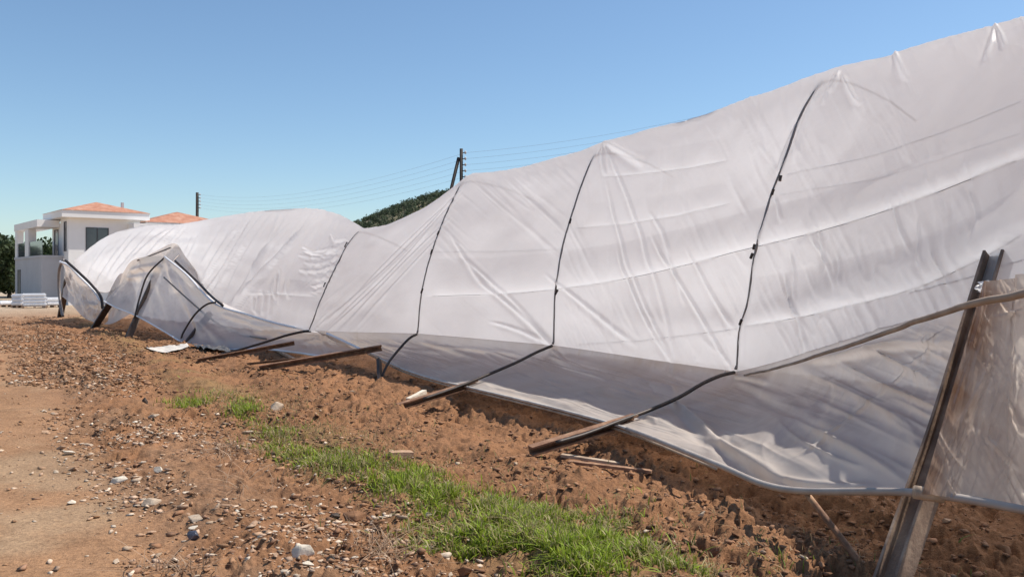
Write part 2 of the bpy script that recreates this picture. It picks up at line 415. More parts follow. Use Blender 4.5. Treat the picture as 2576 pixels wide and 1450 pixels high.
linG = prof_rs[ii] * (1 - tt)[:, None, None] + prof_rs[ii + 1] * tt[:, None, None]
seg_lin = np.array([1.0 if (modes[i] == 'h' and modes[i + 1] == 'h') else 0.0 for i in range(len(keys) - 1)])
wl = seg_lin[ii] * .8
G = smoothG * (1 - wl)[:, None, None] + linG * wl[:, None, None]
# the film hangs slack between hoops: it drops in below the crown and is pinned at the eave
sagtop = np.zeros(len(keys) - 1); sagside = np.zeros(len(keys) - 1)
for i in range(len(keys) - 1):
    a_, b_ = keys[i], keys[i + 1]
    if (a_, b_) == (850, 1110): sagtop[i], sagside[i] = .17, .12
    elif (a_, b_) == (1110, 1440): sagtop[i], sagside[i] = .10, .10
    elif (a_, b_) == (1440, 1960): sagtop[i], sagside[i] = .03, .12
    elif b_ > 2000: sagtop[i], sagside[i] = .02, .10
par = 4 * tt * (1 - tt)
vv = np.concatenate([np.linspace(0, 1, MF), 1 + np.linspace(0, 1, MBK + 1)[1:]])
N0 = grid_normals(G)
if N0[500, 100, 1] > 0: N0 = -N0                  # outwards
sidew = np.sin(np.clip(vv, 0, 1) * math.pi) ; topw = np.exp(-((vv - 1) / .35) ** 2)
G = G - N0 * (par * sagside[ii])[:, None, None] * sidew[None, :, None]
G[..., 2] -= (par * sagtop[ii])[:, None] * topw[None]
# slow billows
uu_ = us[:, None] / 120; vq = vv[None] * 4
G = G + N0 * ((fbm(uu_ * 1.0, vq * .8, 101, 3) - .5) * .10 * np.minimum(1, vv * 8)[None])[..., None]
# creases: each a straight pull of slack film (start, end, half width in frame units, height)
CR = [
 (1520,360,1700,900,6,.012),(1530,480,1690,900,5,.012),(1640,540,1690,640,6,.010),(1560,640,1690,910,5,.014),(1650,610,1840,925,6,.016),
 (1690,650,1720,760,5,.010),(1740,640,1850,830,6,.014),(1390,700,1590,860,7,.016),(1225,720,1390,868,7,.022),(1170,650,1390,868,6,.012),(1240,810,1385,868,6,.014),
 (1140,600,1225,720,6,.014),(1525,360,1620,410,10,.03),(1520,365,1535,430,4,.012),(1512,370,1522,440,4,.012),
 (1165,470,830,800,4,.013),(1150,500,840,810,4,.011),(1130,520,830,830,4,.013),(1120,560,870,820,4,.009),(1100,600,900,820,4,.009),(1150,490,900,735,3,.011),
 (1980,700,2030,880,6,.016),(1990,640,2010,760,5,.012),(2000,760,2015,890,4,.012),(2045,600,2115,730,6,.014),(2060,580,2080,690,5,.010),(2110,650,2125,720,4,.008),
 (2250,520,2300,640,6,.012),(2310,560,2340,700,5,.012),(2360,640,2400,760,5,.010),(2440,480,2470,600,6,.010),
 (2110,180,2090,230,6,.02),(2100,185,2070,260,5,.014),(2120,190,2160,260,8,.02),(2500,70,2480,150,7,.02),(2250,130,2280,200,9,.015),(2500,60,2530,120,6,.016),
 (1950,500,1975,560,5,.012),(2010,300,1960,430,7,.02),(2060,230,2000,400,8,.018),
 (630,560,500,760,4,.020),(640,545,530,760,3,.02),(660,545,545,740,4,.020),(680,545,560,770,3,.018),(700,548,575,772,4,.022),(720,545,585,770,3,.018),(745,550,600,740,4,.022),
 (790,545,610,740,4,.024),(800,550,590,770,3,.018),(580,575,520,690,3,.016),(600,565,515,700,4,.016),(560,570,510,660,3,.014),(770,560,640,700,3,.014),
 (650,640,620,740,3,.014),(480,600,460,650,3,.014),(500,590,470,655,3,.012),
 (420,580,310,680,4,.02),(390,575,290,690,3,.018),(350,590,270,700,4,.02),(330,590,250,700,3,.018),(300,620,240,720,3,.016),(270,620,220,700,3,.014),(240,640,225,730,3,.014),(440,575,360,660,3,.016),
 (695,690,692,750,3,.018),(705,680,702,760,3,.016),(722,700,726,750,3,.014),(665,735,660,790,3,.016),(650,745,645,790,3,.016),(640,750,638,785,3,.012),(680,730,676,800,3,.012),
]
# gathered, crumpled film left of the first hoop
rq = np.random.RandomState(3)
for q in range(7):
    xa, ya = 752 + rq.uniform(-10, 30), 628 + q * 17 + rq.uniform(-4, 4); xb, yb = 866 - 7.5 * q + rq.uniform(-4, 2), 612 + q * 17 + rq.uniform(-5, 5)
    sg_ = rq.uniform(6, 20); hq = rq.uniform(.004, .011); wq = rq.uniform(2.2, 4.0)
    pq = [(xa + (xb - xa) * t_, ya + (yb - ya) * t_ + sg_ * 4 * t_ * (1 - t_)) for t_ in (0, .25, .5, .75, 1)]
    CR += [(*pq[k], *pq[k + 1], wq, hq) for k in range(rq.randint(0, 2), 4)]
CR += [(835, 588, 846, 608, 3, .012), (846, 608, 875, 600, 3, .012), (762, 620, 790, 634, 3, .014), (790, 634, 845, 625, 4, .014)]
# fold steps along the seams, where a second sheet overlaps the first
def crease(G, N, CR, sign=1, lim=None):
    PX = proj(G); out = np.zeros(G.shape[:2])
    rs = np.random.RandomState(5)
    for (x0, y0, x1, y1, wd, hh) in CR:
        ax, ay = x1 - x0, y1 - y0; L = math.hypot(ax, ay); ax /= L; ay /= L
        t = ((PX[..., 0] - x0) * ax + (PX[..., 1] - y0) * ay)
        bow = rs.uniform(-.05, .05) * L
        d = (PX[..., 0] - x0) * -ay + (PX[..., 1] - y0) * ax - bow * (1 - (2 * t / L - 1) ** 2)
        q = t / L
        tap = np.clip(np.minimum(q + .08, 1.08 - q) * 5, 0, 1)
        hump = x0 < 905 and x1 < 905
        wv = wd * (.7 + .6 * np.clip(q, 0, 1)) * (1.15 if hump else .75)
        out += hh * tap * (np.exp(-(d / wv) ** 2) - .45 * np.exp(-((d - 1.9 * wv) / (1.4 * wv)) ** 2))
    if lim is not None: out *= lim
    return G + N * (sign * out)[..., None]
N0 = grid_normals(G)
if N0[500, 100, 1] > 0: N0 = -N0
front = (vv < 1.02).astype(float)[None]
G = crease(G, N0, CR, 1.7 + .6 * (1 - sstep(880, 960, us))[:, None], front)
# long fine tension ripples on the far humps
ripm = (1 - sstep(880, 930, us))[:, None] * front
ph = us[:, None] * .30 + vv[None] * 9
G = G + N0 * (ripm * np.sin(ph) * .006 * (.3 + fbm(us[:, None] / 40, vv[None] * 3, 112, 2)))[..., None]
def folds(G, N, ang, long_, short, amp, seed, lim, pw=5, thr=.5):
    """sparse continuous pulls of the film, stretched along one direction (frame degrees)"""
    PX = proj(G); a = R(ang)
    u_ = (PX[..., 0] * math.cos(a) + PX[..., 1] * math.sin(a)) / long_; v_ = (-PX[..., 0] * math.sin(a) + PX[..., 1] * math.cos(a)) / short
    v_ = v_ + .6 * (fbm(u_ * .8, v_ * .15, seed + 5, 2) - .5)
    r_ = (1 - np.abs(2 * vnoise(u_, v_, seed) - 1)) ** pw + .5 * (1 - np.abs(2 * vnoise(u_ * 1.6, v_ * 2.1, seed + 9) - 1)) ** pw
    return G + N * (r_ * amp * sstep(thr - .2, thr + .2, fbm(u_ * .7, v_ * .22, seed + 17, 2)) * lim)[..., None]
def bay(a, b, f=30): return (sstep(a - f, a + f, us) * (1 - sstep(b - f, b + f, us)))[:, None] * front
for (a_, b_, an, lo, sh, am, sd_) in ((150, 470, 128, 90, 9, .020, 1), (470, 880, 127, 130, 11, .022, 2), (850, 1110, 136, 220, 13, .010, 3), (1110, 1440, 43, 200, 22, .016, 4), (1440, 1960, 62, 190, 24, .015, 5), (1440, 1960, 84, 150, 30, .007, 6),
        (1960, 2640, 64, 190, 32, .012, 7), (1960, 2640, 82, 150, 34, .006, 8)):
    G = folds(G, N0, an, lo, sh, am, 700 + 40 * sd_, bay(a_, b_))
def pouch(G, N, pts, L, A, lim):
    """slack film bellying out above a purlin that holds it in"""
    PX = proj(G); pts = np.array(pts, float)
    d = np.interp(PX[..., 0], pts[:, 0], pts[:, 1]) - PX[..., 1]
    ex = sstep(pts[0, 0] - 5, pts[0, 0] + 60, PX[..., 0]) * (1 - sstep(pts[-1, 0] - 60, pts[-1, 0] + 5, PX[..., 0]))
    f = np.clip(d / L, 0, 1)
    return G + N * (A * ex * lim * (f ** .6) * (1 - f) ** 1.3 * 2.6)[..., None]
SEAM1 = [(1062, 745), (1230, 742), (1400, 728), (1560, 705), (1720, 668), (1890, 622), (1990, 600), (2200, 540), (2400, 465), (2574, 395), (2900, 260)]
SEAM2 = [(1860, 822), (2000, 800), (2150, 765), (2290, 730), (2450, 660), (2574, 585), (2900, 440)]
G = pouch(G, N0, SEAM1, 95, .060, front); G = pouch(G, N0, SEAM2, 120, .060, front)
G = pouch(G, N0, [(1500, 446), (1600, 440), (1720, 425), (1840, 402)], 60, .022, front); G = pouch(G, N0, [(600, 742), (700, 740), (810, 748)], 40, .05, front)
G = pouch(G, N0, [(1440, 573), (1560, 565), (1700, 543), (1850, 508)], 60, .018, front)
ROOF = G
roof = link_mesh('roof_film', G.reshape(-1, 3), grid_faces(*G.shape[:2]), M['film'], gh, smooth=True)
rpx = proj(G[:, :MF])
NRF = grid_normals(G)[:, :MF]
if NRF[500, 100, 1] > 0: NRF = -NRF
def on_roof(x, y, off=.012):
    d = (rpx[..., 0] - x) ** 2 + (rpx[..., 1] - y) ** 2
    i, j = np.unravel_index(np.argmin(d), d.shape)
    return G[i, j] + NRF[i, j] * off

# -- purlin wires pressed against the film
for pts, rad in (([(1500, 446), (1600, 440), (1720, 425), (1835, 403)], .006), ([(1440, 573), (1560, 565), (1700, 543), (1840, 510)], .005),
        ([(1062, 745), (1230, 742), (1400, 728), (1560, 705), (1720, 668), (1890, 622), (1990, 600), (2200, 540), (2400, 465), (2574, 395)], .008),
        ([(1860, 822), (2000, 800), (2150, 765), (2290, 730), (2450, 660), (2574, 585)], .006), ([(2280, 735), (2420, 700), (2574, 648)], .006),
        ([(1440, 865), (1620, 855), (1860, 825)], .005), ([(1080, 632), (1250, 632), (1420, 625)], .005), ([(1970, 440), (2200, 390), (2400, 320), (2574, 250)], .005),
        ([(620, 730), (720, 742), (800, 746)], .006), ([(1950, 490), (2200, 450), (2574, 330)], .004)):
    dense = resample(np.array(pts, float), 40)
    P3 = np.array([on_roof(x, y, -.010) for x, y in dense])
    P3 = np.array([np.convolve(np.pad(P3[:, c], 2, 'edge'), np.ones(5) / 5, 'valid') for c in range(3)]).T
    MB().tube(P3, rad * .42, 6).build('purlin', M['wire'], gh, True)

# -- hoops: bent steel arches under the film; the fallen lower legs stick out over the soil
def hoop_path(px, n=70, off=-.003):
    return [on_roof(x, y, off) for x, y in resample(np.array(px, float), n)]
LOW3 = [at(1400, 1112, 7.95), at(1470, 1092, 8.1), at(1560, 1058, 8.3), at(1640, 1028, 8.5), at(1710, 997, 8.7), at(1770, 962, 8.85), at(1815, 943, 8.95), at(1846, 936, 9.0)]
LOW2 = [at(1065, 1003, 10.7), at(1150, 973, 10.9), at(1230, 940, 11.1), at(1300, 910, 11.3), at(1350, 885, 11.45), at(1388, 869, 11.55)]
LOW1 = [at(958, 968, 13.0), at(962, 945, 13.1), at(975, 915, 13.3), at(1000, 882, 13.6), at(1030, 850, 13.8), at(1048, 840, 13.95)]
LOW0 = [at(505, 903, 17.3), at(580, 885, 17.0), at(660, 862, 16.8), at(720, 843, 16.6), at(765, 833, 16.5), at(782, 832, 16.5)]
def nearer(P, k0, k1):
    P = np.array(P); O_ = np.array([0, 0, CAMH]); k = np.linspace(k0, k1, len(P))[:, None]; return O_ + (P - O_) * k
LOW3 = nearer(LOW3, .925, .995); LOW2 = nearer(LOW2, .95, .995)
for low, px, r0 in ((LOW3, H3, .019), (LOW2, H2, .019), (LOW1, H1, .020), (LOW0, H0, .024)):
    ku = int(np.argmin(np.abs(us - {1852: 1960, 1392: 1440, 1050: 1110, 778: 850}[px[0][0]])))
    top = np.concatenate([hoop_path(px[:-1]), ROOF[ku, MF - 4:MF + 12:3] + np.array([0, 0, .006])])
    top = np.array([np.convolve(np.pad(top[:, c], 3, 'edge'), np.ones(7) / 7, 'valid') for c in range(3)]).T
    h = MB().tube(curve(low, 40), r0, 10).build('hoop_leg', M['dark_pipe'], gh, True)
    MB().tube(np.concatenate([curve([low[-1], top[2]], 4)[1:-1], top]), r0 * .72, 8).build('hoop', M['hoop'], gh, True)
# clips where purlins cross the hoops
for x, y in ((1100, 592), (1083, 640), (1060, 738), (1432, 562), (1398, 740), (1962, 455), (1942, 490), (1896, 628), (1890, 650), (868, 622), (815, 722), (1862, 815)):
    c = on_roof(x, y, .008); c2 = on_roof(x + 5, y - 12, .010)
    MB().tube([c, (c + c2) / 2, c2], .016, 6).build('clip', M['dark_pipe'], gh)

# -- posts
CH = [(-.05, -.035), (.05, -.035), (.05, -.022), (-.038, -.022), (-.038, .022), (.05, .022), (.05, .035), (-.05, .035)]   # channel section
def channel(w_, h_): return [(a * w_ / .1, b * h_ / .07) for a, b in CH]
def ibeam(w_, h_, t=.012):
    a, b = w_ / 2, h_ / 2; q = t / 2
    return [(-a, -b), (a, -b), (a, -b + t), (q, -b + t), (q, b - t), (a, b - t), (a, b), (-a, b), (-a, b - t), (-q, b - t), (-q, -b + t), (-a, -b + t)]
# nearest post
P0a, P0b = at(2220, 1520, 4.15), at(2492, 645, 4.95)
PP0 = curve([at(2222, 1520, 4.15), at(2298, 1300, 4.35), at(2370, 1100, 4.53), at(2432, 900, 4.72), at(2510, 645, 4.95)], 30)
post = MB().sweep(PP0, ibeam(.14, .115, .014), up=(.62, -.78, .1)).build('post', M['post_steel'], gh)
def along(f, side=0, fwd=0):
    ax = (P0b - P0a) / np.linalg.norm(P0b - P0a); cm = np.array([np.interp(f, np.linspace(0, 1, 30), PP0[:, c_]) for c_ in range(3)]); vw = np.array([0, 0, 1.6]) - cm; vw /= np.linalg.norm(vw)
    sd_ = np.cross(vw, ax); sd_ /= np.linalg.norm(sd_)
    return cm - sd_ * side + vw * fwd
MB().sweep([along(q_, -.055, .088) for q_ in np.linspace(.32, .84, 12)], [(-.040, -.006), (.040, -.006), (.040, .006), (-.040, .006)], up=(0, -1, .3)).build('face_plate', M['galv'], post)
for f, sx in ((.485, -.05), (.485, .03), (.64, .02), (.93, -.02)):
    c = along(f, sx, .092); MB().tube([c, c + (np.array([0, 0, 1.6]) - c) * .006], .016, 8).build('bolt', M['darkrust'], post)
c0 = along(.985, .055, .0); c1 = along(.985, .075, .0)
post2 = MB().sweep([at(2506, 700, 5.05), at(2518, 672, 5.08), at(2524, 658, 5.1), at(2536, 664, 5.1)], [(-.014, -.012), (.014, -.012), (.014, .012), (-.014, .012)], up=(0, -1, 0)).build('bracket', M['darkrust'], gh)
# fallen posts: foot kicked out towards the track, head under the film
def fallen(foot, head, w_=.11, h_=.075, mat='rust', face='rust_sunlit'):
    o = MB().sweep([foot, (foot + head) / 2, head], channel(w_, h_), up=(0, 0, 1)).build('post', M[mat], gh)
    ax = (head - foot) / np.linalg.norm(head - foot)
    sd_ = np.cross(ax, np.array([0, 0, 1.])); sd_ /= np.linalg.norm(sd_); up_ = np.cross(sd_, ax)
    a_ = foot + up_ * (h_ / 2 + .004) + ax * .03; b_ = head + up_ * (h_ / 2 + .004)
    MB().sweep([a_, (a_ + b_) / 2, b_], [(-w_ * .4, -.004), (w_ * .4, -.004), (w_ * .4, .006), (-w_ * .4, .006)]).build('sunlit_flange', M[face], o)  # pale strip paints the sunlit top of the fallen post
    return o
def gpt(x, y, dz=0):
    p = on_ground(x, y); p[2] = float(ground_h(p[0], p[1], False)) + dz; return p
fallen(gpt(1335, 1148, .06), at(1600, 1052, 8.0), .12, .085)
fallen(gpt(1398, 1122, .10), at(1575, 1060, 7.95), .05, .04, 'darkrust', 'rust_sunlit')
fallen(gpt(1000, 1034, .05), at(1200, 962, 10.75), .10, .08)
fallen(gpt(652, 944, .06), at(960, 874, 14.6), .11, .10)
fallen(gpt(620, 950 - 20, .05), at(920, 885, 14.4), .05, .04, 'rust', 'rust_sunlit')
fallen(gpt(497, 908, .05), at(740, 862, 16.8), .10, .08)
# white wooden blocks and scraps beside the second post belong to the setting below
# standing posts at the far end
def post_up(a_, b_, r=.07, mat='darkrust'):
    return MB().sweep([a_, (a_ + b_) / 2, b_], channel(r * 1.6, r), up=(.6, -.8, 0)).build('post', M[mat], gh)
post_up(gpt(318, 852, -.1), at(402, 668, 24.3), .10)
post_up(gpt(232, 828, -.1), at(286, 748, 26.2), .11)
post_up(gpt(288, 803, -.1), at(318, 752, 27.0), .10)
post_up(gpt(150, 797, -.1), at(172, 690, 33.4), .13)
post_up(gpt(462, 868, -.1), at(528, 788, 21.7), .09)
post_up(gpt(957, 972, -.1), at(953, 905, 13.6), .05)
# frame members at the far end
def bar(pts, r, mat='dark_pipe', name='frame_bar', n=24):
    return MB().tube(curve(pts, n), r, 8).build(name, M[mat], gh, True)
bar([at(338, 800, 22.8), at(352, 745, 23), at(372, 690, 23.2), at(416, 645, 23.5)], .024)
bar([at(440, 655, 23.2), at(490, 702, 22.2), at(532, 745, 21.2), at(560, 768, 20.4)], .030)
bar([at(412, 697, 23.1), at(470, 750, 22), at(540, 808, 20.8), at(600, 838, 19.7), at(670, 852, 18.3)], .020, 'hoop')
bar([at(462, 868, 20.9), at(456, 850, 20.9), at(470, 820, 20.9), at(495, 785, 20.8), at(522, 764, 20.7), at(542, 760, 20.6)], .024)
bar([at(165, 655, 29.5), at(195, 682, 29.0), at(232, 718, 28.4), at(255, 750, 27.8), at(258, 775, 27.6)], .048)
bar([at(160, 652, 30.2), at(150, 675, 30.4), at(148, 720, 30.5), at(153, 770, 30.3), at(158, 795, 30.1)], .05, 'hoop')
bar([at(345, 655, 24.6), at(385, 640, 24.5), at(430, 622, 24.4)], .02, 'hoop')
bar([at(425, 668, 23.4), at(450, 640, 23.9)], .02, 'hoop')

# -- side film, right: from the fallen eave down to the bottom rail
rb = ROOF[:, 0]
def eave(x):
    return np.array([np.interp(x, rbx, rb[:, c]) for c in range(3)])
_ok = rb[:, 1] > 3.0
rb = rb[_ok]; rbx = np.maximum.accumulate(proj(rb)[:, 0])
def to_eave(T):
    x = proj(T)[:, 0]; Q = np.stack([np.interp(x, rbx, rb[:, c]) for c in range(3)], 1); Q[:, 2] += .012
    return np.where((x < rbx[-1] - 5)[:, None], Q, T)
# -- eave pipe, a brown tube sprung off the frame, passing in front of the nearest post
EP = [at(x, y, eave(x)[1] * k_) for x, y, k_ in ((1872, 943, .985), (1930, 931, .98), (2020, 905, .975), (2150, 864, .965), (2280, 817, .955), (2400, 778, .94))] + [at(2450, 764, 4.42), at(2520, 750, 4.3), at(2620, 728, 4.05), at(2800, 690, 3.75)]
ep = curve(EP, 90)
ep[:, 2] += (fbm(np.arange(90) * .25, np.zeros(90), 140, 3) - .5) * .012
MB().tube(ep, .022, 12, scale=np.linspace(.45, 1.0, 90)).build('eave_pipe', M['brown_pipe'], gh, True)

def loft_wall(stations, nu, nv, prof_fn, seeds, billow=.05, top_fix=None):
    ks = np.arange(len(stations)); T = np.array([a for a, b in stations]); B = np.array([b for a, b in stations])
    t = np.linspace(0, len(stations) - 1, nu)
    T = hermite(ks, T, t); B = hermite(ks, B, t)
    v = np.linspace(0, 1, nv)
    if top_fix is not None: T = top_fix(T)
    Gw = prof_fn(T, B, t, v)
    N = grid_normals(Gw)
    if N[nu // 2, nv // 2, 1] > 0: N = -N
    ed = (np.minimum(v, 1 - v) * 6).clip(0, 1)[None]
    Gw = Gw + N * ((fbm(t[:, None] * 2.2, v[None] * 2.5, seeds, 4) - .5) * billow * ed)[..., None]
    return Gw, N, t, v
WST = [
 (eave(792), at(822, 842, 15.9)), (eave(900), at(925, 884, 15.2)), (eave(1048), at(1010, 926, 13.3)), (eave(1219), at(1100, 955, 12.0)),
 (eave(1390), at(1178, 973, 10.6)), (eave(1600), at(1420, 1032, 8.85)), (eave(1845), at(1580, 1078, 7.65)), (eave(2050), at(1800, 1165, 6.3)),
 (eave(2250), at(1960, 1226, 5.45)), (eave(2440), at(2335, 1240, 4.42)), (spz(-1.2, .85, 1.50), at(2640, 1292, 4.0))]
def wall_prof(T, B, t, v):
    # a short steep drop under the eave, then a slack sheet hanging towards the rail
    tq = t[:, None]; vq = v[None]
    right = sstep(6.3, 8.6, tq)
    f = np.where(True, vq, vq)
    hor = sstep(0, 1, vq) * .35 + .65 * vq                       # how far out towards the rail
    ver_l = .50 * (1 - np.exp(-vq * 11)) + .50 * vq               # height lost, fallen part
    ver = ver_l * (1 - right) + vq * right
    horr = hor * (1 - right) + (vq - .20 * np.sin(vq * math.pi)) * right
    XY = T[:, None, :2] * (1 - horr[..., None]) + B[:, None, :2] * horr[..., None]
    Z = T[:, None, 2] * (1 - ver) + B[:, None, 2] * ver
    sag = (np.sin(np.clip(tq, 0, 10) * math.pi) ** 2) * np.sin(vq * math.pi) * .07 * (1 - right)
    return np.concatenate([XY, (Z - sag)[..., None]], -1)
W2, NW, tw, vw_ = loft_wall(WST, 720, 170, wall_prof, 150, .07, to_eave)
WCR = [(1400,895,1700,990,14,.02),(1390,900,1560,955,10,.03),(1560,955,1700,985,12,.02),(1640,975,1700,985,8,.03),(1690,1005,1800,1110,14,.05),(1800,1110,1960,1205,16,.05),(1960,1205,2200,1228,14,.03),
 (1700,1010,1860,1130,10,-.03),(2290,930,2010,1150,5,.02),(2380,830,2290,930,6,.02),(2120,890,2370,865,10,.03),(2050,905,2300,850,12,.03),(1090,870,1300,890,6,.015),(1060,860,1200,905,8,.02),(960,865,1100,885,7,.02),
 (980,880,1120,915,7,.02),(1420,905,1390,880,5,.02),(1850,945,1930,960,8,.02),(1860,960,2000,1010,12,.02),(1900,980,2100,1080,16,.02),(2100,960,2060,1060,14,-.02),(2180,1000,2080,1150,14,.015),
 (1600,1040,1650,1060,5,.02),(1780,1075,1830,1105,8,.03),(1240,975,1400,1015,4,.012),(2430,800,2390,980,6,.02),(2475,720,2455,860,7,.025),(2500,760,2470,1000,10,.02),(2540,860,2450,1180,14,.012),(2560,900,2520,1000,8,.012),(2480,1100,2560,1180,9,.012)]
edw = (np.minimum(vw_, 1 - vw_) * 8).clip(0, 1)[None]
W2 = crease(W2, NW, WCR)
lw = (1 - sstep(6.0, 7.2, tw))[:, None] * edw; rw_ = sstep(6.0, 7.2, tw)[:, None] * edw
W2 = folds(W2, NW, 16, 200, 14, .016, 1200, lw, 4, .42); W2 = folds(W2, NW, 24, 120, 9, .009, 1240, lw, 4, .5)
W2 = folds(W2, NW, 27, 340, 62, .035, 1280, rw_, 3, .4); W2 = folds(W2, NW, 20, 260, 26, .008, 1360, rw_, 4, .5)
# split at the nearest post: the sheet right of it is the rust-stained one
kx = int(np.argmin(np.abs(tw - 9.35)))
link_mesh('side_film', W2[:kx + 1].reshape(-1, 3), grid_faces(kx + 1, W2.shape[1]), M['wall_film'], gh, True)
SST = [(at(2474, 706, 4.60), at(2318, 1242, 4.15)), (at(2500, 705, 4.58), at(2400, 1252, 4.1)), (at(2550, 700, 4.50), at(2500, 1270, 4.02)), (at(2620, 690, 4.40), at(2620, 1290, 3.93)), (spz(-1.6, .72, 1.52), spz(-1.6, .2, .5))]
W4, N4, _, _ = loft_wall(SST, 200, 170, lambda T, B, t, v: T[:, None] * (1 - v)[None, :, None] + B[:, None] * v[None, :, None], 155, .05)
W4 = crease(W4, N4, [(2475,720,2440,880,5,.012),(2510,760,2462,900,7,.015),(2500,880,2420,1060,9,.015),(2540,860,2450,1180,12,.012),(2560,900,2520,1000,8,.012),(2480,1100,2560,1180,9,.012),(2520,760,2560,800,7,.012),(2440,900,2400,1020,6,.012),(2570,780,2500,800,6,.012),(2530,1000,2570,1090,8,.010)])
W4 = folds(W4, N4, 112, 180, 26, .014, 1400, 1.0, 4, .45); W4 = folds(W4, N4, 60, 120, 22, .008, 1440, 1.0, 4, .5)
o_ = link_mesh('side_film', W4.reshape(-1, 3), grid_faces(200, 170), M['stained_film'], gh, True)
sx_ = proj(W4)[..., 0] - np.interp(proj(W4)[..., 1], [706, 1242], [2474, 2318])
st_ = np.exp(-(sx_ / (38 + 70 * fbm(W4[..., 2] * 5, W4[..., 0] * 3, 1500, 3))) ** 2) * (.35 + .9 * fbm(W4[..., 2] * 9, W4[..., 0] * 14, 1510, 4))
set_col(o_, np.repeat(st_.clip(0, 1).reshape(-1, 1), 3, 1))
tag(o_, 'rust stained side film wrapped over the nearest post')
# the sheet's torn white top edge over the post
hb = np.array([[at(2462, 706, 4.8), at(2500, 704, 4.75), at(2545, 706, 4.6), at(2575, 694, 4.5), at(2640, 680, 4.4)][i] for i in range(5)])
hb = curve(hb, 60); hb2 = curve([at(2455, 735, 4.72), at(2500, 738, 4.68), at(2550, 742, 4.55), at(2580, 742, 4.45), at(2640, 735, 4.35)], 60)
fl = np.stack([hb * (1 - q) + hb2 * q + np.array([0, -.02, 0]) * math.sin(q * 9) for q in np.linspace(0, 1, 14)], 1)
fl += (np.stack([fbm(np.arange(60)[:, None] * .35, np.arange(14)[None] * .4, 160 + c, 3) for c in range(3)], -1) - .5) * .035
link_mesh('film_flap', fl.reshape(-1, 3), grid_faces(60, 14), M['film'], gh, True)

# -- bottom rail: a thin pipe with the film rolled round it
br = curve([b + np.array([0, -.01, 0]) for a, b in WST[1:]], 140)
br2 = br.copy()
MB().tube(br[:87], .014, 10).build('bottom_rail', M['hem'], gh, True)
ki_ = 86
O_ = np.array([0, 0, CAMH]); br[ki_:] = O_ + (br[ki_:] - O_) * np.interp(np.arange(len(br) - ki_), [0, 14, 60], [1, .955, .955])[:, None]
rr2 = MB().tube(br[ki_:], .021, 12).build('bottom_rail', M['hem_pipe'], gh, True)
hemc = curve([b + np.array([0, -.02, -.035]) for a, b in WST[1:8]], 90)
MB().tube(hemc, .012, 8).build('hem_cord', M['rust_sunlit'], gh, True)
c = at(2345, 1242, 4.19); MB().tube([c + np.array([-.09, 0, .012]), c + np.array([-.03, -.01, .004]), c + np.array([.045, -.01, -.006])], .034, 10).build('rail_joint', M['rust_sunlit'], gh, True)
# loose skirt under the second bay
sk = [(b + np.array([0, -.01, 0]), b + np.array([0.02, -.06, -.13])) for a, b in WST[1:4]]
# brace from the rail to the soil
bar([at(2028, 1240, 4.98), at(2110, 1345, 4.75), gpt(2200, 1458, -.05)], .019, 'rust', 'brace', 12)

# -- side film, left: the twisted far bays
W1ST = [(at(306, 690, 25.6), at(262, 757, 26.2)), (at(338, 652, 24.8), at(290, 772, 25)), (at(415, 647, 23.4), at(350, 797, 22.9)), (at(470, 692, 22.3), at(412, 832, 21.8)), (at(540, 764, 20.9), at(470, 864, 20.4)),
        (at(620, 792, 19.4), at(560, 878, 19.2)), (at(700, 816, 18), at(645, 876, 18.3)), (at(780, 833, 16.7), at(745, 886, 16.8)), (at(822, 840, 16.0), at(830, 895, 15.6)), (at(872, 862, 15.5), at(920, 884, 15.2))]
def wall_prof1(T, B, t, v):
    vq = v[None, :, None]
    Q = T[:, None] * (1 - vq) + B[:, None] * vq
    Q[..., 1] += np.sin(v * math.pi)[None] * .25
    return Q
W1, N1, t1, v1 = loft_wall(W1ST, 420, 110, wall_prof1, 170, .12)
W1 = crease(W1, N1, [(430,690,470,780,6,.05),(470,760,520,850,8,.06),(450,700,500,830,6,.05),(500,800,560,860,7,.05),(560,790,700,830,6,.04),(600,800,720,840,5,.04),(640,830,760,845,6,.04),(660,815,760,835,5,.03),
 (590,780,640,800,6,.04),(420,660,440,740,6,.04),(800,850,830,880,5,.03),(760,860,830,845,6,.03),(360,700,340,780,7,.05),(330,680,400,670,6,.05),(320,700,370,690,6,.04),(400,720,430,820,8,.04),(380,740,390,810,6,.03)])
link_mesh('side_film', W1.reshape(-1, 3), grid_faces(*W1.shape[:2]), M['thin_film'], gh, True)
MB().tube(curve([b + np.array([0, -.015, 0]) for a, b in W1ST], 80), .020, 8).build('bottom_rail', M['hem2'], gh, True)
MB().tube(curve([a + np.array([0, -.03, .02]) for a, b in W1ST[2:8]], 60), .024, 8).build('hem_cord', M['hem2'], gh, True)
MB().tube(curve([at(822, 838, 15.8), at(870, 860, 15.4), at(925, 886, 15.1)], 20), .022, 8).build('hem_cord', M['hem2'], gh, True)
# thin stray sheet caught on the far frame
FS = [(at(348, 655, 25.2), at(330, 690, 25.3)), (at(395, 630, 25), at(370, 680, 25)), (at(440, 612, 24.8), at(425, 660, 24.6)), (at(470, 650, 24.2), at(452, 672, 24)), (at(520, 715, 23), at(500, 716, 22.8)), (at(556, 764, 21.6), at(548, 764, 21.5))]
F1, NF, _, _ = loft_wall(FS, 160, 40, wall_prof1, 180, .15)
link_mesh('film_flap', F1.reshape(-1, 3), grid_faces(160, 40), M['thin_film'], gh, True)
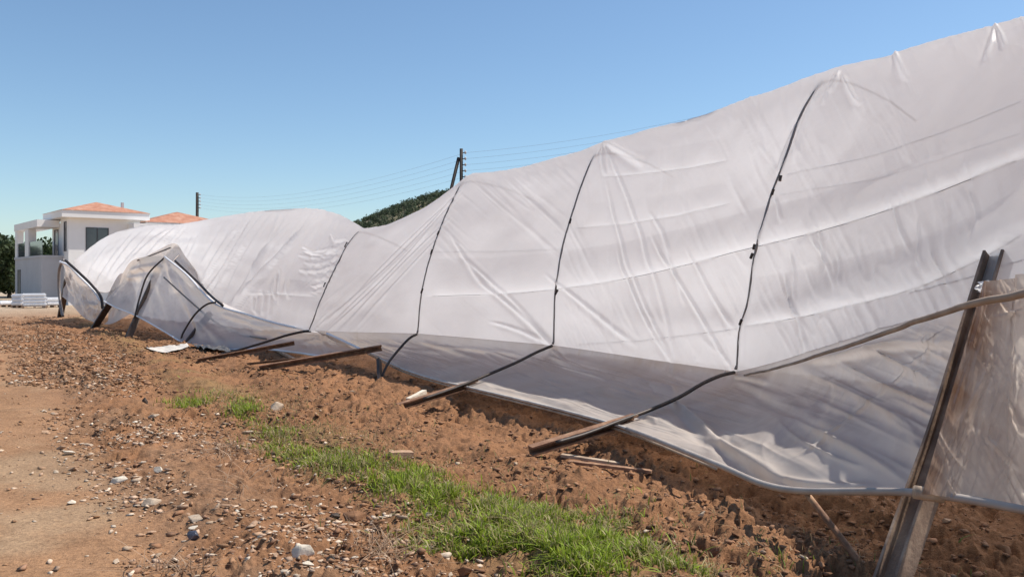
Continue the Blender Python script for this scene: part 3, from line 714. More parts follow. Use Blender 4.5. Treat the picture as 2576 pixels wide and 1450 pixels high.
# far end triangle
TS = [(at(153, 658, 30.3), at(156, 745, 30.2)), (at(175, 668, 29.8), at(180, 765, 29.6)), (at(205, 698, 29.2), at(208, 796, 28.9)), (at(235, 728, 28.5), at(232, 808, 28.4)), (at(256, 758, 27.9), at(246, 812, 28))]
F2, NF, _, _ = loft_wall(TS, 140, 60, wall_prof1, 190, .3)
F2 = crease(F2, NF, [(175,690,195,760,4,.08),(165,690,185,740,4,.08),(200,720,225,790,4,.08),(185,700,230,800,4,.06),(215,760,245,770,4,.06)])
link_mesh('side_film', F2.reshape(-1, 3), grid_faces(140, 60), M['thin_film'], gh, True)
MB().tube(curve([a + np.array([0, -.06, .0]) for a, b in TS], 40), .04, 8).build('hem_cord', M['hem2'], gh, True)
# grey sheet hanging behind the two far posts
BS = [(at(262, 760, 27.5), at(262, 815, 27.5)), (at(300, 690, 27.6), at(285, 812, 27.3)), (at(330, 700, 27), at(335, 785, 26.8))]
F3, NF, _, _ = loft_wall(BS, 90, 50, wall_prof1, 200, .2)
link_mesh('side_film', F3.reshape(-1, 3), grid_faces(90, 50), M['thin_film'], gh, True)

# ------------------------------------------------------------------ loose debris by the greenhouse
def board(name, a_, b_, sec, mat, label, cat, group=None):
    c = world_parent(empty('tmp', tuple((a_ + b_) / 2))); loc = c.location.copy(); bpy.data.objects.remove(c)
    m = MB().sweep([a_ - np.array(loc), (a_ + b_) / 2 - np.array(loc) + rng.uniform(-.004, .004, 3), b_ - np.array(loc)], sec)
    o = m.build(name, mat); o.location = loc; tag(o, label, cat, group); return o
RC = [(-.03, -.012), (.03, -.012), (.03, .012), (-.03, .012)]
board('steel_rail', gpt(1412, 1152, .07), at(1765, 1196, 7.2), RC, M['rust_sunlit'], 'upper rusty rail lying on the shaded soil right of the nearest fallen post', 'rail')
board('steel_rail', gpt(1430, 1168, .05), gpt(1640, 1192, .06), RC, M['rust'], 'shorter lower rusty rail half sunk in soil below the longer one', 'rail')
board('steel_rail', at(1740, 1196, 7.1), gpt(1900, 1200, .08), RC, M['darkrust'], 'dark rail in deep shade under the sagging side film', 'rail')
board('brick', gpt(980, 1148, .04), gpt(1036, 1143, .05), [(-.05, -.03), (.05, -.03), (.05, .03), (-.05, .03)], M['stone_warm'], 'flat broken brown tile beside the upper end of the green grass', 'tile')
board('timber_stick', gpt(690, 868 + 20, .04), at(745, 905, 15.6), [(-.03, -.02), (.03, -.02), (.03, .02), (-.03, .02)], M['timber_pale'], 'short stick under the side film between the two farthest fallen posts', 'stick')
board('white_board', gpt(1026, 1008, .06), gpt(1068, 1000, .07), [(-.035, -.03), (.035, -.03), (.035, .03), (-.035, .03)], M['stone_pale'], 'white block lying beside the middle fallen post', 'block')
# torn white sheet on the soil
def scrap(px, label, mat, name='film_scrap', h=.05, seed=1):
    P = np.array([gpt(x, y, .03) for x, y in px]); n = len(P) // 2
    A = curve(P[:n], 40); B = curve(P[n:][::-1], 40)
    q = np.linspace(0, 1, 12)[None, :, None]
    Gs = A[:, None] * (1 - q) + B[:, None] * q
    Gs[..., 2] += fbm(np.arange(40)[:, None] * .22, np.arange(12)[None] * .3, seed, 3) * h
    loc = Gs.reshape(-1, 3).mean(0)
    o = link_mesh(name, Gs.reshape(-1, 3) - loc, grid_faces(40, 12), mat, None, True); o.location = loc
    so_ = o.modifiers.new('thick', 'SOLIDIFY'); so_.thickness = .004
    return tag(o, label, 'plastic sheet')
scrap([(365, 880), (400, 874), (470, 874), (476, 882), (420, 886), (375, 886)], 'white plastic scrap flat on the soil below the far twisted bay', M['hem'], seed=4)
scrap([(476, 880), (520, 876), (575, 882), (580, 894), (530, 896), (500, 888)], 'black plastic scrap under the film at the head of the farthest fallen post', M['frame_dark'], seed=6, h=.12)

# ------------------------------------------------------------------ stones
def hull(seed, squash=(1, 1, .6), n=16, jag=.25):
    rs = np.random.RandomState(seed); P = rs.normal(size=(n, 3)); P /= np.linalg.norm(P, axis=1)[:, None]
    P *= (1 - jag * rs.rand(n))[:, None]; P *= np.array(squash)
    bm = bmesh.new()
    for p in P: bm.verts.new(p)
    r_ = bmesh.ops.convex_hull(bm, input=bm.verts)
    bmesh.ops.delete(bm, geom=[v for v in bm.verts if not v.link_faces], context='VERTS')
    bmesh.ops.triangulate(bm, faces=bm.faces)
    bm.verts.index_update()
    V = np.array([v.co[:] for v in bm.verts]); F = np.array([[v.index for v in f.verts] for f in bm.faces]); bm.free()
    return V, F
TEMPL = [hull(100 + i, (1, .45 + .45 * random.random(), .18 + .34 * random.random()), 11, .5) for i in range(14)]
def bevel_mesh(V, F, name, mat, wd=.06):
    me = bpy.data.meshes.new(name); me.from_pydata([tuple(v) for v in V], [], [tuple(f) for f in F])
    bm = bmesh.new(); bm.from_mesh(me)
    bmesh.ops.dissolve_limit(bm, angle_limit=R(12), verts=bm.verts, edges=bm.edges)
    bmesh.ops.bevel(bm, geom=bm.edges[:], offset=wd, segments=1, affect='EDGES')
    bmesh.ops.triangulate(bm, faces=bm.faces)
    bm.to_mesh(me); bm.free(); me.materials.append(mat); return me
def big_stone(x, y, wpx, hpx, seed, mat, label, name='stone', sq=(1, .7, .55), rz=0.):
    p = gpt(x, y); D = p[1]; sc = wpx / FPX * D / 2
    V, F = hull(seed, sq, 15, .42)
    me = bevel_mesh(V * sc, F, name, mat, sc * .05)
    o = bpy.data.objects.new(name, me); COL.objects.link(o)
    o.location = (p[0], p[1], float(ground_h(p[0], p[1], True)) + sc * sq[2] * .45); o.rotation_euler = (rng.uniform(-.2, .2), rng.uniform(-.2, .2), rz)
    return tag(o, label, 'stone')
big_stone(762, 1425, 90, 50, 11, M['stone_pale'], 'largest pale angular stone at the bottom edge, dark underneath', sq=(1, .6, .6), rz=.1)
big_stone(486, 1365, 46, 60, 12, M['stone_dark'], 'shiny dark blue-grey stone standing in the rubble beside the track', sq=(.8, .6, 1.0))
big_stone(382, 1272, 95, 40, 13, M['stone'], 'broad flat grey slab of rock bedded at the edge of the track', sq=(1, .6, .3))
big_stone(300, 1212, 52, 30, 14, M['stone_pale'], 'pale triangular stone at the edge of the smooth track', sq=(1, .6, .6))
big_stone(398, 1195, 34, 26, 15, M['stone_pale'], 'stone half white and half shadowed, above the grey slab', sq=(.9, .6, .8))
big_stone(895, 1296, 90, 40, 16, M['clod'], 'large brown clod of earth left of the green grass strip', 'earth_clod', sq=(1, .6, .5)).__setitem__('category', 'clod')
big_stone(840, 1292, 40, 34, 17, M['hollow_black'], 'dark shaded hollow at the left end of the large brown clod, built as a black lump', sq=(1, .7, .7))
big_stone(690, 1040, 56, 30, 18, M['stone'], 'pale brown rock right beside the isolated bright green tuft', sq=(1, .7, .6))
big_stone(2070 - 305, 1324, 34, 30, 19, M['stone'], 'upright grey stone on bare soil near the edge of the greenhouse shadow', sq=(.8, .6, 1))
big_stone(365, 1020, 30, 26, 20, M['hollow_black'], 'small dark shaded hollow in red soil left of the first grass tuft, built as an upright black lump', sq=(.6, .6, 1.1))
big_stone(1170, 1443, 60, 30, 21, M['clod'], 'brown clod at the bottom edge left of the grass', 'earth_clod', sq=(1, .7, .6)).__setitem__('category', 'clod')
big_stone(560, 1185, 50, 22, 22, M['stone_warm'], 'flat reddish stone midway between the rubble and the grass', sq=(1, .6, .35))
big_stone(315, 945, 30, 12, 23, M['stone_pale'], 'small flat white flake of stone high on the red bank', sq=(1, .6, .3))
big_stone(830, 1440, 40, 30, 24, M['hollow_black'], 'dark shaded hollow at the bottom edge right of the largest pale stone, built as a black lump', sq=(1, .7, .7))
big_stone(575, 1308, 70, 14, 25, M['stone_warm'], 'long thin stick-like stone sliver lying right of the grey slab', sq=(1, .2, .15), rz=.25)
big_stone(2520, 1400, 60, 40, 26, M['clod'], 'rounded clod of soil right of the nearest post', 'earth_clod', sq=(1, .8, .6)).__setitem__('category', 'clod')
big_stone(2290 + 90, 1330, 36, 20, 27, M['stone_warm'], 'reddish stone just right of the nearest post under the rail', sq=(1, .7, .5))
for px in ((515, 1345), (540, 1338)): pass
# strewn stones: 300 of them are things, the rest one mass
protos = [(bevel_mesh(V, F, 'stone', M[k], .05)) for (V, F), k in zip(TEMPL, ['stone', 'stone_warm', 'stone_pale', 'stone', 'stone_warm', 'stone', 'stone_warm', 'stone_pale', 'stone', 'stone_warm', 'stone_warm', 'stone', 'stone_warm', 'stone'])]
def scatter(n, p_mu, p_sd, smax, rs, smin=-1, pmin=-3.4, pmax=1.0):
    out = []
    while len(out) < n:
        s = smin + (smax - smin) * rs.rand(n * 2) ** 1.6; p = rs.normal(p_mu, p_sd, n * 2) - .030 * s.clip(0, 40)
        dens = fbm(s * .9, p * .9, 401, 3)
        k = (rs.rand(n * 2) < sstep(.26, .56, dens)) & (p > pmin - .034 * s) & (p < pmax)
        X = OX + s * DA[0] + p * NA[0]; Y = OY + s * DA[1] + p * NA[1]
        k &= (Y > 3.5) & (np.abs(X / Y) < .66)
        out += list(zip(X[k], Y[k], p[k]))
    return np.array(out[:n])
rs = np.random.RandomState(21)
pts = scatter(300, -2.3, .5, 13, rs, -1, -3.2)
sz = np.clip(np.exp(rs.normal(-3.25, .40, 300)), .022, .09)
gz = ground_h(pts[:, 0], pts[:, 1])
for k in range(300):
    me = protos[rs.randint(len(protos))]
    o = bpy.data.objects.new('stone', me); COL.objects.link(o)
    o.scale = (sz[k],) * 3; o.location = (pts[k, 0], pts[k, 1], gz[k] + sz[k] * .18)
    o.rotation_euler = (rs.uniform(-.4, .4), rs.uniform(-.4, .4), rs.uniform(0, 6.28))
    tag(o, 'small angular stone among the many strewn on red soil beside the track', 'stone', 'stones strewn along the edge of the track')
def scatter_mesh(name, P, size, cols, mat, rs, tilt=.5, sink=.15, kind='stuff', label=None, cat=None):
    Vs, Fs, Cs = [], [], []; b = 0
    gz = ground_h(P[:, 0], P[:, 1])
    for k in range(len(P)):
        V, F = TEMPL[rs.randint(len(TEMPL))]
        a = rs.uniform(0, 6.28); t = rs.uniform(-tilt, tilt)
        ca, sa, ct, st = math.cos(a), math.sin(a), math.cos(t), math.sin(t)
        Rm = np.array([[ca, -sa, 0], [sa, ca, 0], [0, 0, 1]]) @ np.array([[1, 0, 0], [0, ct, -st], [0, st, ct]])
        Vs.append((V * size[k]) @ Rm.T + np.array([P[k, 0], P[k, 1], gz[k] + size[k] * sink])); Fs.append(F + b); b += len(V)
        Cs.append(np.repeat(cols[k][None], len(V), 0))
    o = link_mesh(name, np.concatenate(Vs), np.concatenate(Fs), mat)
    if cols is not None: set_col(o, np.concatenate(Cs))
    return tag(o, label, cat, None, kind)
pg = np.concatenate([scatter(15000, -2.2, .55, 30, rs, -1, -3.15), scatter(900, -2.2, .8, 36, rs, 8, -3.3), scatter(260, -4.0, .6, 10, rs, -1, -6, -3), scatter(900, -1.2, 1.0, 18, rs)])
ng = len(pg)
sg = np.clip(np.exp(rs.normal(-3.85, .5, ng)), .008, .05) * np.where(pg[:, 1] > 12, 1.5, 1)
base = np.array([[.40, .29, .20], [.46, .29, .18], [.58, .44, .32], [.32, .18, .11], [.42, .28, .19], [.52, .36, .25], [.62, .50, .38]])
cg = base[rs.randint(7, size=ng)] * rs.uniform(.7, 1.15, (ng, 1)); ea_ = rs.rand(ng) < np.where(pg[:, 1] > 9, .72, .30)
cg[ea_] = np.array([.30, .165, .09]) * rs.uniform(.7, 1.4, (ea_.sum(), 1))
scatter_mesh('gravel', pg, sg, cg, M['gravel'], rs, label='fine gravel and stone chips scattered along the track edge', cat='gravel')
pc = np.concatenate([scatter(6500, -1.6, 1.2, 26, rs, -3, -3.0, 2.0), scatter(7500, .1, 1.0, 26, rs, -3.5, -1.6, 3.0), scatter(1500, 1.2, 1.2, 5, rs, -3.5, -.5, 4), scatter(4500, -1.9, .9, 38, rs, 9, -3.3, 1)])
nc = len(pc)
scl = np.clip(np.exp(rs.normal(-3.95, .55, nc)), .008, .07) * np.where(pc[:, 1] > 13, 1.5, 1)
cc = np.array([.255, .130, .068]) * rs.uniform(.5, 1.35, (nc, 1)) * np.array([1, 1, 1]) + rs.uniform(0, .02, (nc, 1))
scatter_mesh('soil_clods', pc, scl, cc, M['gravel'], rs, label='loose crumbled clods of red soil over the tilled field', cat='soil')

# ------------------------------------------------------------------ grass
def blades(name, P, hgt, wid, cols, label, lean=.5, cat='grass', flat=False):
    n = len(P); rs = np.random.RandomState(len(P))
    a = rs.uniform(0, 2 * np.pi, n); ln = np.abs(rs.normal(0, lean, n)) + .08
    gz = ground_h(P[:, 0], P[:, 1]) - .004
    b0 = np.stack([P[:, 0], P[:, 1], gz], 1)
    dr = np.stack([np.cos(a), np.sin(a), np.zeros(n)], 1); sd_ = np.stack([-np.sin(a + rs.uniform(-1, 1, n)), np.cos(a), np.zeros(n)], 1)
    V = np.zeros((n, 7, 3))
    for k, (f, wf) in enumerate(((0, 1), (.4, .85), (.75, .55))):
        out = dr * (hgt * ln * f ** 1.7)[:, None]; up = np.zeros((n, 3)); up[:, 2] = hgt * (f - .35 * ln.clip(0, 1.6) * f * f)
        c = b0 + out + up
        if flat: c[:, 2] = np.maximum(c[:, 2], gz + .008)
        V[:, 2 * k] = c - sd_ * (wid * wf / 2)[:, None]; V[:, 2 * k + 1] = c + sd_ * (wid * wf / 2)[:, None]
    out = dr * (hgt * ln)[:, None]; up = np.zeros((n, 3)); up[:, 2] = hgt * (1 - .35 * ln.clip(0, 1.6))
    V[:, 6] = b0 + out + up
    i = np.arange(n)[:, None] * 7
    F = np.concatenate([i + np.array([[0, 1, 3]]), i + np.array([[0, 3, 2]]), i + np.array([[2, 3, 5]]), i + np.array([[2, 5, 4]]), i + np.array([[4, 5, 6]])])
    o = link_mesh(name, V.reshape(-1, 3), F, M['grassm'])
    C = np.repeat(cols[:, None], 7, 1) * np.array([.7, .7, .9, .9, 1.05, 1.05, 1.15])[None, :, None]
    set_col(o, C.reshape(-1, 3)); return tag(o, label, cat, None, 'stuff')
# where it grows, drawn on the ground: (frame x, y of the patch centre, half width, half height, density)
PATCH = [(480, 1018, 62, 16, 1.6), (612, 1042, 42, 20, 2.6), (440, 962, 40, 12, .25), (560, 990, 120, 20, .12), (690, 1105, 75, 42, .6), (760, 1150, 70, 24, .8), (560, 1000, 90, 22, .3), (880, 1175, 110, 28, 1.0), (960, 1215, 90, 30, 1.0), (1010, 1195, 80, 30, .9), (1100, 1240, 110, 32, 1.2),
         (1180, 1280, 120, 45, 1.2), (1140, 1330, 140, 60, .45), (1280, 1320, 130, 45, 1.3), (1400, 1370, 140, 55, 1.4), (1500, 1420, 160, 60, 1.3), (1230, 1400, 160, 50, .8), (1350, 1300, 100, 30, .7), (1480, 1330, 160, 60, .35), (1620, 1430, 150, 30, .6), (1760, 1445, 110, 20, .3),
         (1100, 1430, 70, 20, .4), (1930, 1438, 90, 16, .25), (1020, 1215, 130, 36, .8), (820, 1165, 80, 26, .7), (650, 1085, 60, 25, .25)]
rs = np.random.RandomState(33)
GP, GH, GCl = [], [], []
for (cx, cy, hw, hh, dn) in PATCH:
    n = int(hw * hh * .50 * dn)
    q = rs.normal(size=(n, 2)) * .48
    x = cx + q[:, 0] * hw; y = np.clip(cy + q[:, 1] * hh, 800, 1600)
    D = CAMH * FPX / (y - HYP); X = (x - CXP) / FPX * D
    k = (rs.rand(n) < sstep(.32, .56, fbm(X * 3.2, D * 3.2, 500, 3))) | (hw in (62, 42)); X = X[k]; D = D[k]; n = len(X)
    GP.append(np.stack([X, D], 1)); GH.append(rs.uniform(.03, .10, n) * (.7 + .45 * min(dn, 1.2)))
    dry = rs.rand(n) < np.clip(.50 - .24 * dn, .20, .6) + .25 * (fbm(X * 2, D * 2, 510, 2) > .55)
    g = np.array([.23, .31, .03]) * rs.uniform(.45, 1.45, (n, 1)) + rs.uniform(-.02, .05, (n, 1)) * np.array([1, .6, 0])
    d_ = np.array([.44, .36, .18]) * rs.uniform(.6, 1.15, (n, 1))
    GCl.append(np.where(dry[:, None], d_, g).clip(.01, 1))
GP = np.concatenate(GP); GH = np.concatenate(GH); GCl = np.concatenate(GCl)
blades('grass', GP, GH, rs.uniform(.005, .012, len(GP)), GCl, 'bright green grass growing in a strip along the field edge', .8)
# sparse dry stalks and thin weeds over the soil
pd = np.concatenate([scatter(2600, -.6, .9, 16, rs, -1, -2.3, 1.2), scatter(9000, -.75, .5, 15, rs, -1.5, -2.0, .3)])
cd = np.array([.42, .30, .17]) * rs.uniform(.5, 1.15, (len(pd), 1)); gk = rs.rand(len(pd)) < .35
cd[gk] = np.array([.17, .21, .06]) * rs.uniform(.7, 1.3, (gk.sum(), 1))
blades('dry_grass', pd, np.where(np.arange(len(pd)) < 2600, rs.uniform(.02, .10, len(pd)), rs.uniform(.015, .05, len(pd))), rs.uniform(.003, .008, len(pd)), cd, 'thin dry stalks and straw scattered over the red soil', 1.1)
psx = [(560, 1130, 90, 25, 160), (450, 1440, 120, 18, 60), (960, 1395, 60, 50, 160), (640, 1230, 150, 60, 90)]
PP = []
for (cx, cy, hw, hh, n) in psx:
    q = rs.normal(size=(n, 2)) * .5; y = cy + q[:, 1] * hh; x = cx + q[:, 0] * hw; D = CAMH * FPX / (y - HYP); PP.append(np.stack([(x - CXP) / FPX * D, D], 1))
PP = np.concatenate(PP)
blades('straw', PP, rs.uniform(.06, .16, len(PP)), rs.uniform(.004, .009, len(PP)), np.array([.46, .31, .20]) * rs.uniform(.6, 1.15, (len(PP), 1)), 'flattened straw lying on the rubble by the track', 2.6, 'straw', True)

# ------------------------------------------------------------------ house
HD = 51.0; PH = R(40)
hc = at(172, 765, HD); hc[2] = 0
house = empty('white_house', tuple(hc), PH)      # local x: along the sunlit front, local y: along the shaded side
tag(house, 'two-storey white house with terracotta hip roofs behind the far end of the tunnel', 'house')
def hb_(name, boxes, mat, parent=None):
    m = MB()
    for b in boxes: m.box(b[:3], b[3:])
    return m.build(name, M[mat], parent or house)
L1, W1_ = 4.1, 2.0
hb_('wall', [(0, 0, 0, L1, W1_, 5.25)], 'render_white')
hb_('wall', [(L1 + .003, .9, 0, 10.5, 6, 4.9), (0.003, W1_ + .003, 0, L1, 4.2, 5.0)], 'render_white')
def hip(name, x0, y0, x1, y1, z, h, over, fas):
    a, b, c_, d = x0 - over, y0 - over, x1 + over, y1 + over
    f = hb_('fascia', [(a + .05, b + .05, z, c_ - .05, d - .05, z + fas)], 'render_white')
    m = MB(); zz = z + fas + .004; k = min(c_ - a, d - b) / 2
    if c_ - a > d - b: r0, r1 = (a + k, (b + d) / 2, zz + h), (c_ - k, (b + d) / 2, zz + h)
    else: r0, r1 = ((a + c_) / 2, b + k, zz + h), ((a + c_) / 2, d - k, zz + h)
    V = [(a, b, zz), (c_, b, zz), (c_, d, zz), (a, d, zz), r0, r1]
    if c_ - a > d - b: F = [(0, 1, 5, 4), (1, 2, 5), (2, 3, 4, 5), (3, 0, 4), (3, 2, 1, 0)]
    else: F = [(0, 1, 4), (1, 2, 5, 4), (2, 3, 5), (3, 0, 4, 5), (3, 2, 1, 0)]
    m.add(V, F); return m.build(name, M['tiles'], house)
rf = hip('roof', 0, 0, L1, 4.2, 5.252, .75, .5, .42)
rf2 = hip('roof', L1 + .9, 1.0, 10.2, 7, 4.92, .95, .45, .30)
hb_('chimney', [(3.6, 2.2, 5.8, 3.75, 2.35, 6.5)], 'render_grey_shade', rf)
# lower side block and first-floor terrace with its square frame
hb_('wall', [(-1.2, 1.2, 0, -.003, 9.3, 2.85), (-1.25, 1.15, 2.853, 2.0, 9.35, 3.0)], 'render_grey_shade')
hb_('pillar', [(-1.2, 8.7, 3.003, -.8, 9.3, 4.75)], 'render_white')
hb_('pillar', [(-1.2, 5.0, 3.003, -.75, 6.1, 4.75)], 'render_white')
hb_('canopy', [(-1.25, 2.2, 4.753, -.003, 9.35, 5.2)], 'render_white')
hb_('balustrade', [(-1.15, 6.15, 3.003, -1.12, 8.65, 3.9), (-1.15, 1.3, 3.003, -1.12, 4.95, 3.9)], 'glass')
def window(x0, z0, x1, z1, face, off):
    """face 'f': on the sunlit front (y = off), face 's': on the shaded side (x = off)"""
    if face == 'f':
        o = hb_('window', [(x0, off - .004, z0, x1, off + .05, z1)], 'glass')
        hb_('frame', [(x0 - .05, off - .03, z0 - .05, x0, off + .02, z1 + .05), (x1, off - .03, z0 - .05, x1 + .05, off + .02, z1 + .05), (x0, off - .03, z1, x1, off + .02, z1 + .05), (x0, off - .03, z0 - .05, x1, off + .02, z0),
            ((x0 + x1) / 2 - .03, off - .025, z0, (x0 + x1) / 2 + .03, off + .02, z1)], 'frame_dark', o)
    else:
        o = hb_('window', [(off - .004, x0, z0, off + .05, x1, z1)], 'glass')
        hb_('frame', [(off - .03, x0 - .05, z0 - .05, off + .02, x0, z1 + .05), (off - .03, x1, z0 - .05, off + .02, x1 + .05, z1 + .05), (off - .03, x0, z1, off + .02, x1, z1 + .05), (off - .03, x0, z0 - .05, off + .02, x1, z0)], 'frame_dark', o)
window(1.0, 3.2, 2.2, 4.65, 'f', 0)
window(1.2, .8, 2.4, 2.2, 'f', 0)
window(6.6, 3.3, 7.8, 4.5, 'f', .9)
window(9, 3.3, 10.2, 4.5, 'f', .9)
window(.5, 3.3, 1.0, 5.0, 's', 0)
window(2.6, 3.05, 3.5, 4.6, 's', 0)
d_ = hb_('door', [(-1.208, 7.5, .02, -1.15, 8.3, 2.1)], 'frame_dark')
hb_('door_frame', [(-1.225, 7.42, 0, -1.19, 7.5, 2.18), (-1.225, 8.3, 0, -1.19, 8.38, 2.18), (-1.225, 7.5, 2.1, -1.19, 8.3, 2.18)], 'frame_dark', d_)
hb_('pillar', [(3.4, -1.25, 0, 3.75, -.9, 4.6)], 'render_white')
hb_('canopy', [(3.35, -1.3, 4.603, 7.5, -.003, 5.0)], 'render_white')
hb_('parapet', [(3.35, -1.3, 2.7, 7.5, -1.15, 3.6)], 'render_white')

# wrapped pallets standing on the forecourt
def pallet(x, y, D, w_, h_, label, seed, rows=3):
    p = at(x, y, D); p[2] = 0
    o = empty('wrapped_pallet', tuple(p), .25 * seed); tag(o, label, 'pallet', 'wrapped pallets in front of the house')
    m = MB()
    for k in range(3): m.box((-w_ / 2 + k * (w_ / 2 - .05), -.4, 0), (-w_ / 2 + .1 + k * (w_ / 2 - .05), .4, .10))
    m.box((-w_ / 2, -.4, .102), (w_ / 2, .4, .13)); m.build('base', M['timber_pale'], o)
    V = []; n = 18
    bm = bmesh.new()
    for k in range(rows):
        z0 = .135 + k * (h_ - .135) / rows; z1 = .135 + (k + 1) * (h_ - .135) / rows - .006
        q = bmesh.ops.create_cube(bm, size=1)
        sh = random.uniform(-.03, .03)
        for v in q['verts']: v.co = Vector((v.co.x * w_ * random.uniform(.93, 1) + sh, v.co.y * .8, z0 + (v.co.z + .5) * (z1 - z0)))
    bmesh.ops.bevel(bm, geom=bm.edges[:], offset=.05, segments=2, affect='EDGES')
    me = bpy.data.meshes.new('wrapped_load'); bm.to_mesh(me); bm.free(); me.materials.append(M['hem2'])
    c = bpy.data.objects.new('wrapped_load', me); COL.objects.link(c); c.parent = o
    return o
pallet(48, 766, 47, .6, .75, 'small white wrapped pallet left of the widest one by the house', 1)
pallet(87, 768, 46, 1.2, .80, 'widest white wrapped pallet in front of the shaded house wall', 2, 4)
pallet(133, 764, 47.5, .9, .55, 'low white bundle right of the widest wrapped pallet', 3, 2)
pallet(8, 764, 48, .8, .35, 'lowest white bundle at the left edge beyond the field', 4, 1)

# ------------------------------------------------------------------ trees
def leaves_mesh(name, clumps, n_per, leaf, colr, parent, rs):
    V, F, C = [], [], []
    for (c, rad) in clumps:
        q = rs.normal(size=(n_per, 3)); q /= np.linalg.norm(q, axis=1)[:, None]; q *= (rs.rand(n_per, 1) ** .45) * np.array(rad)
        V.append(q + c); C.append(np.repeat((np.array(colr) * rs.uniform(.6, 1.5))[None], n_per, 0) * rs.uniform(.7, 1.3, (n_per, 1)))
    P = np.concatenate(V); C = np.concatenate(C); n = len(P)
    a = rs.normal(size=(n, 3)); a /= np.linalg.norm(a, axis=1)[:, None]; b = np.cross(a, rs.normal(size=(n, 3))); b /= np.linalg.norm(b, axis=1)[:, None]
    s = leaf * rs.uniform(.6, 1.4, (n, 1))
    Q = np.stack([P - a * s, P + b * s * .5, P + a * s, P - b * s * .5], 1)
    F = np.arange(n * 4).reshape(n, 4)
    o = link_mesh(name, Q.reshape(-1, 3), F, M['leaf'], parent); set_col(o, np.repeat(C, 4, 0).clip(.005, 1)); return o
def tree(x, D, h, wdt, label, seed):
    p = at(x, 760, D); p[2] = 0
    o = empty('tree', tuple(p)); tag(o, label, 'tree', 'trees behind the house')
    rs = np.random.RandomState(seed)
    t = MB().tube(curve([(0, 0, -.2), (.1, 0, h * .3), (-.1, .1, h * .75)], 12), .16, 8, scale=np.linspace(1, .35, 12))
    for k in range(4):
        a = rs.uniform(0, 6.28); t.tube(curve([(0, 0, h * (.25 + .1 * k)), (math.cos(a) * wdt * .3, math.sin(a) * wdt * .3, h * (.45 + .1 * k))], 6), .06, 6, scale=np.linspace(1, .4, 6))
    t.build('trunk', M['bark'], o, True)
    cl = []
    for k in range(26):
        q = rs.normal(size=3); q /= np.linalg.norm(q); q *= rs.rand() ** .4
        cl.append((np.array([q[0] * wdt * .5, q[1] * wdt * .5, h * .56 + q[2] * h * .40]), rs.uniform(.5, 1.0) * wdt * .2))
    leaves_mesh('crown', cl, 160, .17, (.06, .085, .035), o, rs)
    return o
for i, (x, D, h, wd, lb) in enumerate([(-16, 62, 4.9, 4.4, 'dark bushy tree at the left edge beside the house'), (22, 70, 4.8, 4.5, 'tree seen just left of the terrace pillar of the house'), (62, 74, 4.6, 4.6, 'tree seen behind the left terrace opening'),
        (108, 76, 5.2, 4.8, 'tree seen through the wide terrace opening of the house'), (150, 80, 4.6, 4.5, 'tree mostly hidden behind the house tower'), (-60, 66, 6.0, 5.4, 'tallest dark tree, mostly cut off by the left edge')]):
    tree(x, D, h, wd, lb, 60 + i)

# ------------------------------------------------------------------ hill with scrub
HLD = 900.
xs = np.linspace(-700, 900, 160); ys = np.linspace(650, 1500, 70)
HX, HY_ = np.meshgrid(xs, ys, indexing='ij')
def hill_h(X, Y):
    cx = (1165 - CXP) / FPX * HLD
    dx = X - cx
    e = np.where(dx < 0, np.exp(-(np.abs(dx) / 185) ** 1.75), np.exp(-(np.abs(dx) / 260) ** 2))
    return 101 * e * np.exp(-((Y - 960) / 170) ** 2) + 6 * (fbm(X / 60, Y / 60, 600, 3) - .5) * e - 2
hill = link_mesh('hill', np.stack([HX, HY_, hill_h(HX, HY_)], -1).reshape(-1, 3), grid_faces(160, 70), None, None, True)
hill.data.materials.append(simple('hill_scrub_soil', [(.3, (.09, .10, .05)), (.7, (.20, .16, .10))], .05, .95)); tag(hill, kind='structure')
rs = np.random.RandomState(5); cl = []
for k in range(3600):
    X = rs.uniform(-260, 60); Y = rs.uniform(760, 985); z = hill_h(np.array(X), np.array(Y))
    if z < 6: continue
    r_ = rs.uniform(1.3, 3.2)
    cl.append((np.array([X, Y, float(z) + r_ * .9]), np.array([r_, r_, r_ * 1.25])))
wood = leaves_mesh('woodland', cl, 30, .9, (.085, .105, .06), None, rs)
tag(wood, 'dark green pines covering the distant hill', 'woodland', None, 'stuff')

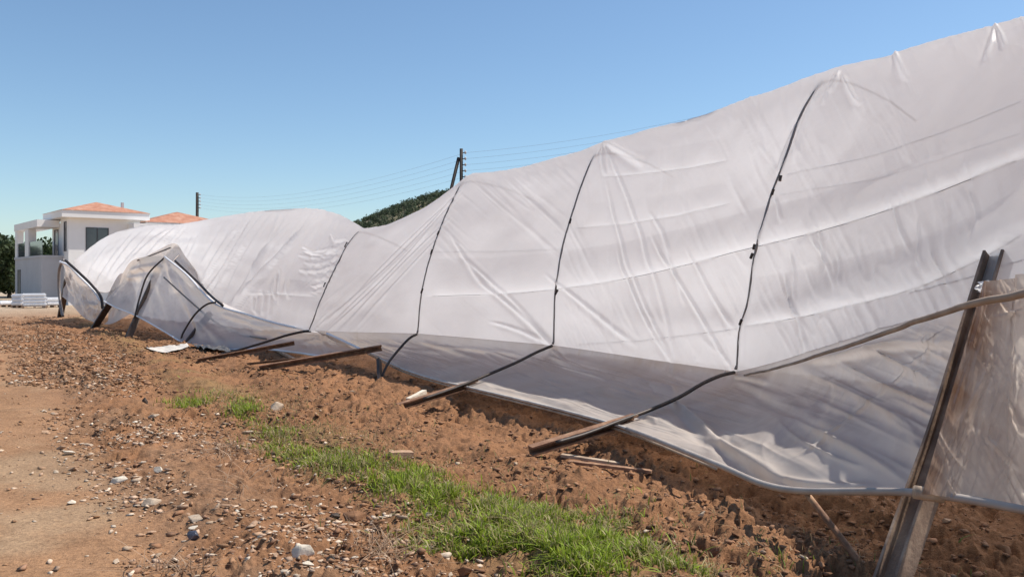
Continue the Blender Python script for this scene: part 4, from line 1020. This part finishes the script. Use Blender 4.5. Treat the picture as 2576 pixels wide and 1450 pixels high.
# ------------------------------------------------------------------ utility poles and wires
def upole(x, ytop, D, label, brace=None, nins=5, r=.075):
    p = at(x, 0, D); p[2] = 0; zt = CAMH + (HYP - ytop) / FPX * D
    o = empty('utility_pole', tuple(p)); tag(o, label, 'utility pole', 'utility poles behind the tunnel')
    MB().tube([(0, 0, -.3), (0, 0, zt * .5), (0, 0, zt)], r, 12, scale=[1.1, 1, .85]).build('shaft', M['pole'], o, True)
    ats = []
    for k in range(nins):
        z = zt - .16 - k * .24
        i = MB().tube([(r * .7, 0, z), (r + .05, 0, z), (r + .09, 0, z + .02)], .018, 6).build('bracket', M['pole'], o)
        MB().tube([(r + .09, 0, z - .05), (r + .09, 0, z), (r + .09, 0, z + .07)], .038, 8, scale=[.8, 1.1, .7]).build('insulator', M['porcelain'], i, True)
        ats.append(np.array([p[0] + r + .09, p[1], z]))
    if brace is not None:
        b = np.array(brace) - np.array([p[0], p[1], 0]); MB().tube([tuple(b), tuple((b + np.array([-.1, 0, zt - .35])) / 2), (-.1, 0, zt - .35)], r * .9, 10).build('brace_pole', M['pole'], o, True)
    return ats
d1 = 34.0
bz = at(1056, 620, d1); bz[2] = 0
A1 = upole(1160, 374, d1, 'dark timber utility pole with a leaning brace pole beside the hill', tuple(bz))
A0 = upole(496, 484, 62, 'thin utility pole rising behind the second terracotta roof of the house', nins=5, r=.12)
p3 = at(2900, -70, 26)
A2 = [p3 + np.array([0, 0, -.24 * k]) for k in range(5)]
for k in range(5):
    for (a_, b_, sg_, wh) in ((A0[k], A1[k], .8, 'left'), (A1[k], A2[k], .95, 'right')):
        t = np.linspace(0, 1, 40)[:, None]; P = a_ * (1 - t) + b_ * t; P[:, 2] -= (4 * t * (1 - t))[:, 0] * sg_
        loc = P.mean(0)
        o = MB().tube(P - loc, .0032, 5).build('overhead_wire', M['cable']); o.location = loc
        nm = ['topmost', 'second highest', 'middle', 'second lowest', 'lowest'][k]
        tag(o, f'{nm} of five overhead wires {"between the two utility poles" if wh == "left" else "rising from the braced pole over the tunnel"}', 'wire', 'overhead wires')
for o in list(S.objects):
    for k in ('_world', '_off'):
        if k in o: del o[k]
